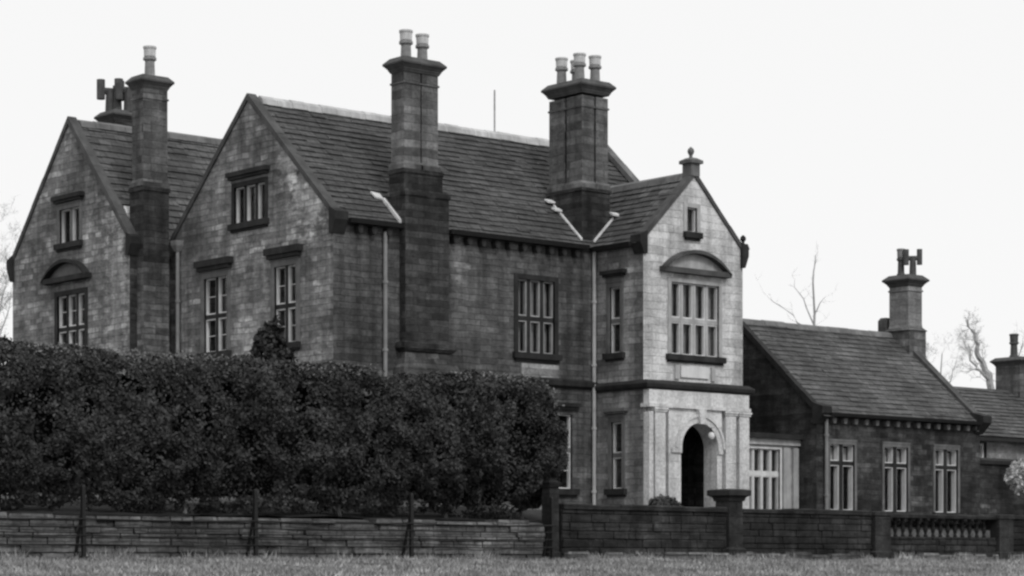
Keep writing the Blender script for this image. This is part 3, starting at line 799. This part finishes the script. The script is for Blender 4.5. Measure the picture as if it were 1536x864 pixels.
cb = MB(); cb.loft((-.08, .08, -.14, .02), [(0, -.03, 0), (.08, 0, 0), (.16, 0, 0)]); c0 = cb.build('corbel', M['trimmid'], low, origin=(0, 0, 0))
for i in range(15):
    o = c0 if i == 0 else c0.copy()
    if i: link(o, low)
    o.location = (LX0 + .65 + i * .48 - 20, LY0 - 1.3, 4.3 - GZ)
drainpipe(low, 16.62, LY0 - .1, GZ, 4.45, hopper=False)
fl = MB(); fl.box(23.7, 23.9, -2.3, -2.1, 4.62, 4.76); fl.build('flashing', M['lead'], low)
# its chimney on the far gable
mb = MB(); mb.loft((23.45, 24.28, .5, 1.5), [(6.6, 0), (7.7, 0), (7.72, .04), (7.82, -.06)]); mb.loft((23.46, 23.8, 1.51, 1.85), [(7.0, 0), (8.1, 0), (8.2, -.06)])
lc = mb.build('chimney', M['chim'], low)
mb = MB(); mb.loft((23.52, 24.2, .6, 1.41), [(7.8, .02), (7.95, 0), (9.0, 0), (9.01, .03), (9.06, .03), (9.07, 0), (9.3, 0)]); mb.build('shaft', M['far'], lc)
mb = MB(); chimney_cap(mb, (23.52, 24.2, .6, 1.41), 9.15, 1.15, 1.0); mb.build('cap', M['coping'], lc)
pot(lc, 23.8, 1.15, 9.55, .75, 'potdark', 'pot', 1.25); cowl(lc, 23.92, .75, 9.55, R(-50), .85, .8)
# glazed entrance link between porch and wing
lk = MB(); LKY = -1.24
panel(lk, 'S', LKY, rect(PX1 + .05, LX0, GZ, 3.8), [rect(13.7, 15.5, 1.6, 3.5)], .3)
lko = lk.build('entrance_link', M['trimlight'], low)
window(low, 'S', LKY, 13.7, 15.5, 1.6, 3.5, 5, 2.75, 'white', 'white', sur_w=.06, sill=None, curtain=1, mw=.045, bars=0, swid=.03)
for (a0, a1) in ((15.6, 15.85), (16.02, 16.24)):
    pb = MB(); fbox(pb, 'S', LKY, a0, a1, GZ, 3.55, -.09, .02); pb.build('pilaster', M['trimlight'], low)
pb = MB(); fbox(pb, 'S', LKY, PX1 + .06, LX0 - .01, 3.62, 3.8, -.12, .02); pb.build('fascia', M['trimlight'], low)
pb = MB(); pb.box(PX1 + .06, LX0 - .01, LKY - .25, 1.2, 3.804, 3.95); pb.build('flat_roof', M['trimdark'], low)

# ============================================================ FAR BUILDINGS
FX0, FX1, FY0, FYR, FEZ, FRZ = 24.1, 46.0, 1.2, 4.2, 4.55, 6.42
fb = thing('outbuilding', 'low slate-roofed stone outbuilding at the right edge, beyond the long wing', 'building', (30, 3, GZ))
mb = MB()
panel(mb, 'S', FY0, rect(FX0, FX1, GZ, FEZ), [rect(26.3, 28.2, 3.55, 4.2)], .25)
mb.quad((FX0, FY0, GZ), (FX0, FYR * 2 - FY0, GZ), (FX0, FYR * 2 - FY0, FEZ), (FX0, FY0, FEZ)); mb.quad((FX0, FYR * 2 - FY0, GZ), (FX1, FYR * 2 - FY0, GZ), (FX1, FYR * 2 - FY0, FEZ), (FX0, FYR * 2 - FY0, FEZ))
mb.build('wall', M['far'], fb)
window(fb, 'S', FY0, 26.3, 28.2, 3.55, 4.2, 4, None, 'trimdark', 'trimdark', sur_w=.06, sill=None, curtain=3, bars=0, swid=.07)
fr = MB()
sawroof(fr, (FX0, FY0 - .25, FEZ - .12), (FX1, FY0 - .25, FEZ - .12), (FX0, FYR, FRZ), (FX1, FYR, FRZ), .27); sawroof(fr, (FX0, 2 * FYR - FY0 + .25, FEZ - .12), (FX1, 2 * FYR - FY0 + .25, FEZ - .12), (FX0, FYR, FRZ), (FX1, FYR, FRZ), .27)
fr.build('roof', M['slate3'], fb)
gt = MB(); gt.box(FX0, FX1, FY0 - .38, FY0 - .24, FEZ - .28, FEZ - .16); gt.build('gutter', M['iron'], fb)
mb = MB(); mb.loft((33.2, 34.6, 3.6, 4.7), [(5.5, 0), (7.4, 0)]); fc = mb.build('chimney', M['chim'], fb)
mb = MB(); chimney_cap(mb, (33.2, 34.6, 3.6, 4.7), 7.3, 1, .8); mb.build('cap', M['coping'], fc)
pot(fc, 33.5, 4.1, 7.62, .9, 'potdark', 'potdark')

gw = thing('garden_wall', 'dark mottled garden wall joining the long wing, below the outbuilding window', 'wall', (28, -1.6, GZ))
mb = MB(); mb.box(23.97, 38, -1.72, -1.4, GZ, 3.3); mb.build('wall_body', M['low'], gw)
mb = MB(); mb.loft((23.97, 38, -1.72, -1.4), [(3.302, .06, .08), (3.42, .08, .1), (3.5, -.02, -.06)]); mb.build('coping', M['trimdark'], gw)

# ========================================================= BOUNDARY, FENCE
BY = -12.0
sb = MB(); bx = list(np.arange(-30, 2.1, .5)); by = [-11.62, -11.3, -10.9, -10.4, -9.8, -9.0]
sb.add([(x, y, ground_z(x, y) + .02 + .1 * max(0, mnoise.noise((x * .9, y * 1.5, 2)))) for y in by for x in bx], [(j * len(bx) + i, j * len(bx) + i + 1, (j + 1) * len(bx) + i + 1, (j + 1) * len(bx) + i) for j in range(len(by) - 1) for i in range(len(bx) - 1)])
tag(sb.build('soil_bed', M['soil'], smooth=True), kind='structure')
def leftwall():
    t = thing('boundary_wall', 'low coursed stone wall behind the iron fence, under the hedge', 'wall', (-12, BY, .1))
    mb = MB(); rr = random.Random(3)
    # coursed stones with their own faces, so that the joints are real
    z = .02
    while z < .86:
        h = rr.uniform(.085, .15); x = -27
        while x < -3.2:
            l = rr.uniform(.3, 1.0); j = rr.uniform(-.05, .03)
            x1 = min(x + l, -3.12)
            mb.loft((x + .012, x1 - .012, BY + j, BY + .4), [(z + .008, -.008, 0), (z + .022, 0, 0), (z + h - .022, 0, 0), (z + h - .008, -.008, 0)])
            x += l
        z += h
    mb.build('stonework', M['bwall'], t)
    mb = MB(); mb.box(-27, -3.1, BY + .06, BY + .38, .0, .9); mb.build('core', M['soil'], t)
    mb = MB(); x = -27
    while x < -3.3:
        l = rr.uniform(.5, 1.1); zz = rr.uniform(.88, .94)
        if rr.random() < .8: mb.loft((x, min(x + l, -3.12) - .02, BY - .06, BY + .42), [(z - .01, 0), (z + rr.uniform(.06, .12), -.02)])
        x += l
    mb.build('coping', M['bwall'], t)
leftwall()

def rightwall():
    t = thing('boundary_wall', 'taller blackened stone wall with flat coping in front of porch and low wing', 'wall', (5, BY, .1))
    rr = random.Random(5)
    mb = MB()
    mb.box(-2.62, 7.35, BY + .03, BY + .4, 0, 1.24); mb.box(7.95, 12.1, BY + .03, BY + .4, 0, .74); mb.box(12.7, 19, BY + .03, BY + .4, 0, 1.22)
    for (xa, xb, zt) in ((-2.62, 2.38, 1.24), (2.86, 7.35, 1.24), (7.95, 12.1, .735), (12.7, 19, 1.22)):
        z = .25
        while z < zt - .05:                          # faces of the rubble stones
            h = min(rr.uniform(.1, .2), zt - z); x = xa
            while x < xb:
                l = rr.uniform(.2, .6); x1 = min(x + l, xb); j = rr.uniform(-.025, .012)
                if x1 - x > .06: mb.loft((x + .008, x1 - .008, BY + j, BY + .1), [(z + .005, -.01, -.01), (z + .02, 0, 0), (z + h - .02, 0, 0), (z + h - .005, -.01, -.01)])
                x += l
            z += h
    mb.build('wall_body', M['rwall'], t)
    mb = MB()
    for (a, b, z) in ((-2.62, 2.38, 1.243), (2.86, 7.35, 1.243), (7.95, 12.1, 1.2), (12.7, 19, 1.223)):
        x = a
        while x < b - .05:
            l = rr.uniform(.7, 1.2); x1 = min(x + l, b)
            d_ = rr.uniform(-.02, .015); mb.loft((x + .004, x1 - .004, BY, BY + .4), [(z, .0, .05), (z + .08 + d_, 0, .05), (z + .11 + d_, -.02, .0)]); x = x1
    mb.build('coping', M['rwall'], t)
    mb = MB(); x = -2.6                             # projecting footing of rough lighter stones
    while x < 19:
        l = rr.uniform(.3, .9); h = rr.uniform(.24, .36); p = rr.uniform(.1, .2)
        if not (7.3 < x + l and x < 8.0): mb.loft((x + .015, x + l - .015, BY - p, BY - .003), [(.0, 0), (h - .05, 0, 0), (h, -.03, -.03)])
        x += l
    mb.build('footing', M['bwall'], t)
    mb = MB(); mb.loft((7.37, 7.93, BY - .1, BY + .45), [(0, .05), (.35, .05), (.38, 0), (1.22, 0), (1.24, .03), (1.32, .03), (1.34, 0)]); mb.build('pier', M['pier'], t)
    mb = MB(); mb.loft((12.12, 12.68, BY - .1, BY + .45), [(0, .05), (.35, .05), (.38, 0), (1.2, 0), (1.22, .03), (1.31, .03), (1.33, 0)]); mb.build('pier', M['pier'], t)
    bb = MB(); bb.lathe((0, 0, 0), [(.06, 0), (.06, .04), (.035, .07), (.065, .17), (.05, .28), (.035, .38), (.06, .42), (.06, .458)], 10)
    c0 = bb.build('baluster', M['soot'], t, origin=(0, 0, 0))
    for i in range(14):
        o = c0 if i == 0 else c0.copy()
        if i: link(o, t)
        o.location = (8.15 + i * .285 - 5, .2, .741 - .1)
rightwall()
t = thing('stone_pier', 'square stone pier with wide flat cap standing in the wall before the porch', 'pier', (2.65, BY + .2, .1))
mb = MB(); mb.loft((2.4, 2.84, BY - .06, BY + .38), [(0, .06), (.4, .06), (.45, 0), (1.5, 0)]); mb.build('shaft', M['pier'], t)
mb = MB(); mb.loft((2.4, 2.84, BY - .06, BY + .38), [(1.502, .03), (1.58, .05), (1.61, .09), (1.63, .14), (1.74, .14), (1.76, .12), (1.78, .0)]); mb.build('cap', M['trimdark'], t)
t = thing('stone_pier', 'narrow weathered stone pier at the hedge end where low wall meets taller wall', 'pier', (-2.9, BY + .2, .1))
mb = MB(); mb.loft((-3.0, -2.74, BY - .02, BY + .24), [(0, .03), (.3, .03), (.33, 0), (1.7, 0)]); mb.build('shaft', M['pier'], t)
mb = MB(); mb.loft((-3.0, -2.74, BY - .02, BY + .24), [(1.702, .04), (1.8, .05), (1.9, -.1)]); mb.build('cap', M['rwall'], t)

FYF = BY - .34
t = thing('iron_fence', 'black iron post and rail fence along the roadside foot of the low wall', 'fence', (-14, FYF, .1))
posts = [-22.0, -18.24, -14.5, -10.75, -6.98, -3.2]
pm = MB(); pm.loft((-.035, .035, -.035, .035), [(0, 0), (1.32, 0), (1.36, -.02)])
pm.loft((-.06, .06, -.06, .06), [(0, .02), (.06, 0)])
pm.prism([(-.02, .03, .9), (-.02, .3, -.05), (-.02, .36, -.05), (-.02, .03, 1.0)], (.04, 0, 0))
p0 = pm.build('post', M['iron'], t, origin=(0, 0, 0))
for i, x in enumerate(posts):
    o = p0 if i == 0 else p0.copy()
    if i: link(o, t)
    o.location = (x + 14, 0, .03); o.rotation_euler = (0, R(random.uniform(-1.2, 1.2)), 0)
for z, r in ((.28, .012), (.44, .012), (.6, .012), (.74, .016)):
    mb = MB(); pts = []
    for i in range(len(posts) - 1):
        for k in range(6):
            f = k / 6; x = posts[i] + (posts[i + 1] - posts[i]) * f; pts.append((x, FYF - .045, .13 + z - .02 * math.sin(math.pi * f) + random.uniform(-.004, .004)))
    pts.append((posts[-1], FYF - .045, .13 + z)); mb.tube(pts, r, 6); mb.build('rail', M['iron'], t)

# ============================================================== VEGETATION
def leaf_object(name, P, N, size, mat, parent=None, loc=(0, 0, 0), aspect=.55, tilt=.8, fold=True, tone=(.5, 1.5)):
    """one mesh of many small leaf faces at points P, roughly facing N"""
    n = len(P)
    d = N + rng.normal(0, tilt, (n, 3)); d /= np.linalg.norm(d, axis=1)[:, None] + 1e-9
    a = rng.normal(0, 1, (n, 3)); a -= d * (a * d).sum(1)[:, None]; a /= np.linalg.norm(a, axis=1)[:, None] + 1e-9
    c = np.cross(d, a); s = (size * rng.uniform(.6, 1.4, n))[:, None]
    q = np.stack([P - a * s, P + c * s * aspect - d * s * .15, P + a * s, P - c * s * aspect - d * s * .15], 1).reshape(-1, 3) - np.array(loc)
    me = bpy.data.meshes.new(name)
    me.vertices.add(4 * n); me.vertices.foreach_set("co", q.astype(np.float32).ravel())
    me.loops.add(4 * n); me.loops.foreach_set("vertex_index", np.arange(4 * n, dtype=np.int32))
    me.polygons.add(n); me.polygons.foreach_set("loop_start", np.arange(0, 4 * n, 4, dtype=np.int32)); me.polygons.foreach_set("loop_total", np.full(n, 4, dtype=np.int32))
    me.update(calc_edges=True); me.validate()
    at = me.attributes.new("tone", 'FLOAT', 'FACE'); at.data.foreach_set("value", rng.uniform(tone[0], tone[1], n).astype(np.float32))
    me.materials.append(mat)
    o = bpy.data.objects.new(name, me); o.location = loc; link(o)
    if parent: o.parent = parent; o.location = Vector(loc) - base_of(parent)
    return o

def nz(p, s): return mnoise.noise((p[0] * s, p[1] * s, p[2] * s))

def make_hedge():
    x0, x1 = -24.5, -2.15
    t = thing('hedge', 'tall dark clipped hedge rising behind the low stone wall', 'hedge', (-11, -11.2, 1.0))
    yc, hw = -11.05, 1.0
    def sect(x):                                   # top, bottom, half width at x
        top = 3.98 + .09 * mnoise.noise((x * .35, 0, 1)) + .06 * mnoise.noise((x * 1.3, 5, 1))
        if x < -15: top += (-15 - x) * .05
        top -= .24 * math.exp(-((x + 7.1) / .35) ** 2)
        bot = 1.08 + .2 * mnoise.noise((x * .6, 9, 2)) + .15 * mnoise.noise((x * 1.9, 3, 2)); w = hw
        d = x1 - x
        if d < 1.3:
            f = max(0, 1 - d / 1.3); top -= 1.5 * f ** 2.2; w *= math.sqrt(max(.02, 1 - f ** 2.5)); bot += .35 * f
        return top, bot, w
    P = []; N = []
    n = 250000
    xs_ = x0 + (x1 - x0) * rng.random(n); ph = rng.random(n)
    r = .32                                          # corner radius of the clipped top
    for x, q in zip(xs_, ph):
        top, bot, w = sect(x); H = top - bot
        L1, L2, L3 = H - r, math.pi * r / 2, 2 * w - r
        u = q * (L1 + L2 + L3)
        if u < L1: y, z, nrm = yc - w, bot + u, Vector((0, -1, .12))
        elif u < L1 + L2:
            t_ = (u - L1) / r; y, z = yc - w + r - r * math.cos(t_), top - r + r * math.sin(t_); nrm = Vector((0, -math.cos(t_), math.sin(t_)))
        else: y, z, nrm = yc - w + r + (u - L1 - L2), top, Vector((0, 0, 1))
        if z < bot + 1.1: y += .85 * ((bot + 1.1 - z) / 1.1) ** 1.4      # undercut foot
        p = Vector((x, y, z))
        c1, c2 = nz(p, .9), nz(p + Vector((7, 3, 1)), 2.4)
        if c1 * .6 + c2 < -.22 and random.random() < .8 and z < top - .3: continue
        disp = .32 * c1 + .24 * c2 + .08 * nz(p + Vector((1, 9, 4)), 6) - abs(random.gauss(0, .06))
        if z > top - .2: disp *= .5
        p += nrm * disp
        P.append(p); N.append(nrm)
    m = 9000                                        # the rounded end
    for _ in range(m):
        a = random.uniform(0, 2 * math.pi); r = math.sqrt(random.random())
        top, bot, w = sect(x1 - .6)
        y = yc + .95 * r * math.cos(a); z = (top + bot) / 2 + (top - bot) / 2 * r * math.sin(a)
        p = Vector((x1 - .45 * r ** 4, y, z)); p.x += .2 * nz(p, 1.5) + .12 * nz(p, 3.6) - abs(random.gauss(0, .05))
        if z < 1.95: p.x -= .35 * (1.95 - z)
        P.append(p); N.append(Vector((1, 0, .1)))
    P = np.array(P); N = np.array(N)
    leaf_object('foliage', P, N, .04, M['hedge'], t, (-11, -11.2, 1.0), .6, .75)
    Ps = []; Ns = []                                  # paler leaves along the clipped top, sky light put into their colour
    for _ in range(9000):
        x = random.uniform(x0, x1 - .5); top = sect(x)[0]
        if nz((x, 3, 1), 1.1) < -.25: continue
        Ps.append((x, yc - hw + random.uniform(-.05, 1.0), top + random.uniform(-.12, .1) - (.12 if random.random() < .4 else 0))); Ns.append((random.gauss(0, .5), -1, .3))
    leaf_object('lit_fringe', np.array(Ps), np.array(Ns), .034, M['litleaf'], t, (-11, -11.2, 1.0), .5, .8)
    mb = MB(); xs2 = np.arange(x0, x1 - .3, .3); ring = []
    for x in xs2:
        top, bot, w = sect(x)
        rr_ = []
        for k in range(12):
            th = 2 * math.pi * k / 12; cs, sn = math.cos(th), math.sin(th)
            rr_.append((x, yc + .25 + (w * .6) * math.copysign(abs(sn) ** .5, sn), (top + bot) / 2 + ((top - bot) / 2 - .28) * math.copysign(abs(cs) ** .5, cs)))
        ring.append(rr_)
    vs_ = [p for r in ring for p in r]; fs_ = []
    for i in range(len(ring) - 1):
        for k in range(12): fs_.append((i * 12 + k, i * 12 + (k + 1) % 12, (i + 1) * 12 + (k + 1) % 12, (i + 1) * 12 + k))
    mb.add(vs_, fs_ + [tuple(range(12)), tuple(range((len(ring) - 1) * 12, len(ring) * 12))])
    mb.build('dark_core', M['core'], t)  # closed dark hull, painted shade for the gaps between the leaves
    x = x0 + .5; rr = random.Random(9)
    while x < x1 - .3:
        sb = MB(); y = yc - rr.uniform(-.1, .35); dx = rr.uniform(-.15, .15)
        sb.tube([(x, y, .95), (x + dx * .5, y + .03, 1.4), (x + dx, y, 2.2)], [.05, .04, .03], 7)
        sb.build('stem', M['palebark' if rr.random() < .3 else 'bark'], t); x += rr.uniform(1.0, 2.4)
make_hedge()

def blob_bush(name, label, cat, c, rad, n, size, mat, lump=.3, tone=(.5, 1.5), stem=True):
    base = Vector((c[0], c[1], c[2] - rad[2])); t = thing(name, label, cat, base)
    P = []; N = []
    for _ in range(n):
        d = Vector((random.gauss(0, 1), random.gauss(0, 1), random.gauss(0, 1))).normalized()
        p = Vector((c[0] + d.x * rad[0], c[1] + d.y * rad[1], c[2] + d.z * rad[2]))
        k = 1 + lump * nz(p, 1.4 / max(.3, rad[0])) + lump * .6 * nz(p, 3.5 / max(.3, rad[0])) - abs(random.gauss(0, .1))
        p = Vector(c) + (p - Vector(c)) * k
        P.append(p); N.append(d)
    leaf_object('foliage', np.array(P), np.array(N), size, M[mat], t, base, .6, .8, tone=tone)
    if stem:
        mb = MB(); mb.tube([base - Vector((0, 0, .2)), base + Vector((.03, 0, rad[2])), base + Vector((0, 0, rad[2] * 1.5))], [.08, .06, .03], 7); mb.build('stem', M['bark'], t)
    return t
def W(px, depth, z):
    """ground point seen along picture column px at a given distance (used once, to survey planting positions)"""
    X = (px - 768) / 3570 * depth; a = R(40.1724)
    dx = X - (-4.654); dy = depth - 62
    return (dx * math.cos(a) + dy * math.sin(a), -dx * math.sin(a) + dy * math.cos(a), z)
t = thing('ivy_hedge', 'low dark clipped hedge behind the stone balusters of the right-hand wall', 'hedge', (10, -11.2, 1.0))
Pn = np.stack([rng.uniform(7.6, 12.6, 9000), rng.normal(-11.2, .12, 9000), rng.uniform(.6, 1.25, 9000)], 1)
leaf_object('foliage', Pn, np.tile([0., -1., .3], (9000, 1)), .045, M['shrub'], t, (10, -11.2, 1.0), .6, .8)
mb = MB(); mb.box(7.7, 12.5, -11.2, -10.9, .8, 1.15); mb.build('dark_core', M['core'], t)  # dark box added as painted shade behind the leaves
p = W(408, 53, 0)
blob_bush('shrub', 'dark dense evergreen shrub poking above the hedge in front of the main gable', 'shrub', (p[0], p[1], 3.5), (.66, .66, 1.85), 11000, .06, 'shrub', .3)
p = W(995, 57, 0)
blob_bush('bush', 'low rounded clipped bush just behind the wall left of the porch arch', 'shrub', (p[0], p[1], 1.32), (.38, .38, .38), 3000, .035, 'bush', .4)
p = W(1531, 66, 0)
blob_bush('blossom_bush', 'white flowering bush at the right edge before the dark garden wall', 'shrub', (p[0], p[1], 2.5), (.3, .3, .4), 2500, .05, 'blossom', .75, (.7, 1.2))

CR = Vector((math.cos(R(-40.1724)), math.sin(R(-40.1724)), 0)); CD = Vector((-CR.y, CR.x, 0))
def limb_tree(label, base, limbs, seed, twig=(3, .9), r0=.2, tr=.02, dense=1.0):
    """a winter tree from its main limbs (metres: across, height, in depth), with twigs grown along them"""
    rr = random.Random(seed); base = Vector(base); t = thing('bare_tree', label, 'tree', base)
    tb = MB(); bb = MB()
    def pt(q): return base + CR * q[0] + Vector((0, 0, q[1])) + CD * q[2]
    def twigs(p, d, L, r, lv):
        q = p; dd = d; pts = [p]; rad = [r]
        for k in range(3):
            dd = (dd + Vector((rr.gauss(0, .28), rr.gauss(0, .28), rr.gauss(.06, .22)))).normalized(); q = q + dd * L / 3; pts.append(q); rad.append(r * (1 - .25 * (k + 1)))
        bb.tube(pts, rad, 3)
        if lv <= 0: return
        for k in range(rr.choice((2, 3, 4))):
            nd = (dd + Vector((rr.gauss(0, .6), rr.gauss(0, .6), rr.gauss(.1, .5)))).normalized()
            twigs(pts[rr.choice((1, 2, 3, 3))], nd, L * rr.uniform(.5, .85), max(.006, r * .62), lv - 1)
    for i, lm in enumerate(limbs):
        fine = []; rads = []; ra = r0 if i == 0 else r0 * .36
        P_ = [pt(q) for q in lm]
        for k in range(len(P_) - 1):
            for f in (0, .33, .66):
                fine.append(P_[k].lerp(P_[k + 1], f) + Vector((rr.gauss(0, .05), rr.gauss(0, .05), rr.gauss(0, .04))) * (0 if k + f == 0 else 1))
        fine.append(P_[-1]); n = len(fine)
        rads = [ra * (1 - .8 * k / (n - 1)) for k in range(n)]
        (tb if i == 0 else bb).tube(fine, rads, 6)
        for k in range(max(2, n // 3), n):
            for _ in range(int(rr.choice((1, 2, 2)) * dense + .5)):
                d = (fine[k] - fine[k - 1]).normalized()
                nd = (d + Vector((rr.gauss(0, .8), rr.gauss(0, .8), rr.gauss(.15, .5)))).normalized()
                twigs(fine[k], nd, twig[1] * rr.uniform(.6, 1.3), min(tr, rads[k] * .6), twig[0])
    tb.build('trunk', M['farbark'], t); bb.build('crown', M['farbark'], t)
limb_tree('slim bare sapling rising behind the long wing roof beside the porch', W(1222, 100, 1.5),
    [[(0, 0, 0), (.03, 5, 0), (-.05, 8.6, 0), (-.06, 10.4, 0), (.05, 11.6, .1)], [(-.05, 8.7, 0), (-.5, 9.7, .2), (-.8, 10.6, .3)], [(-.04, 8.3, 0), (-1.0, 9.0, -.2), (-2.2, 10.0, -.3)], [(-.05, 9, 0), (.4, 9.8, -.3)]], 4, (1, .45), .1, .008, .5)
limb_tree('gnarled bare tree behind the outbuilding roof, left of its chimney', W(1497, 118, 1.5),
    [[(.2, 0, 0), (.0, 5, 0), (-.3, 7.6, 0), (-.8, 8.6, .1), (-1.1, 9.3, 0), (-1.15, 10.0, .1), (-1.5, 10.7, 0)], [(-.3, 7.6, 0), (-1.0, 8.1, -.4), (-1.5, 8.6, -.6), (-1.6, 9.4, -.7)], [(-.1, 7.2, 0), (.5, 7.7, .3), (.9, 8.4, .4), (1.3, 9.6, .3)], [(.1, 7.0, .2), (1.2, 7.4, .8), (1.7, 8.2, 1)]], 8, (3, .55), .26, .022, 1.0)
limb_tree('small pale bare tree just right of the long wing chimney', W(1408, 135, 1.5),
    [[(0, 0, 0), (0, 5, 0), (.1, 8.6, 0), (.2, 10.6, 0)], [(.1, 8.4, 0), (-.5, 9.6, .2), (-.8, 10.8, .2)], [(.1, 8, 0), (.7, 9.2, -.3), (1.0, 10.4, -.2)]], 15, (3, .6), .14, .012, 1.0)
limb_tree('pale bare tree at the left edge behind the left gable', W(-12, 105, 1.5),
    [[(0, 0, 0), (.1, 5, 0), (.0, 8, 0), (.2, 11, 0), (.1, 13.2, 0)], [(.05, 8, 0), (.5, 9.4, .4), (.8, 11, .5)], [(.05, 8.6, 0), (.6, 10.2, -.5), (.9, 12.2, -.6)], [(0, 7.6, 0), (-.8, 9.2, .2), (-1.2, 11.5, .3)]], 23, (4, .7), .1, .012, 1.0)

def make_grass():
    n = 120000
    x = rng.uniform(-24, 18, n); y = -12.1 - 9.5 * rng.random(n) ** 1.3
    z = np.array([ground_z(a, b) for a, b in zip(x, y)])
    patch = np.array([mnoise.noise((a * .9, b * .9, 0)) for a, b in zip(x, y)])
    h = (.03 + .06 * rng.random(n) ** 2) * (1 + .8 * patch) * np.where((y > -12.4) & (patch > .05), 2.2, 1.0); h = np.clip(h, .03, .35)
    ang = rng.uniform(0, 2 * math.pi, n); w = .010 + .012 * rng.random(n); ld = rng.normal(0, .5, (n, 2)) * h[:, None]
    dx, dy = np.cos(ang) * w, np.sin(ang) * w
    v = np.stack([np.stack([x - dx, y - dy, z - .01], 1), np.stack([x + dx, y + dy, z - .01], 1), np.stack([x + ld[:, 0], y + ld[:, 1], z + h], 1)], 1).reshape(-1, 3)
    me = bpy.data.meshes.new('grass')
    me.vertices.add(3 * n); me.vertices.foreach_set("co", v.astype(np.float32).ravel())
    me.loops.add(3 * n); me.loops.foreach_set("vertex_index", np.arange(3 * n, dtype=np.int32))
    me.polygons.add(n); me.polygons.foreach_set("loop_start", np.arange(0, 3 * n, 3, dtype=np.int32)); me.polygons.foreach_set("loop_total", np.full(n, 3, dtype=np.int32))
    me.update(calc_edges=True)
    at = me.attributes.new("tone", 'FLOAT', 'FACE'); at.data.foreach_set("value", (rng.uniform(.6, 1.4, n) * (1 + .5 * patch)).astype(np.float32))
    me.materials.append(M['blade'])
    o = bpy.data.objects.new('grass', me); link(o); tag(o, 'rough short grass on the bank in front of the walls', 'grass', kind='stuff')
make_grass()
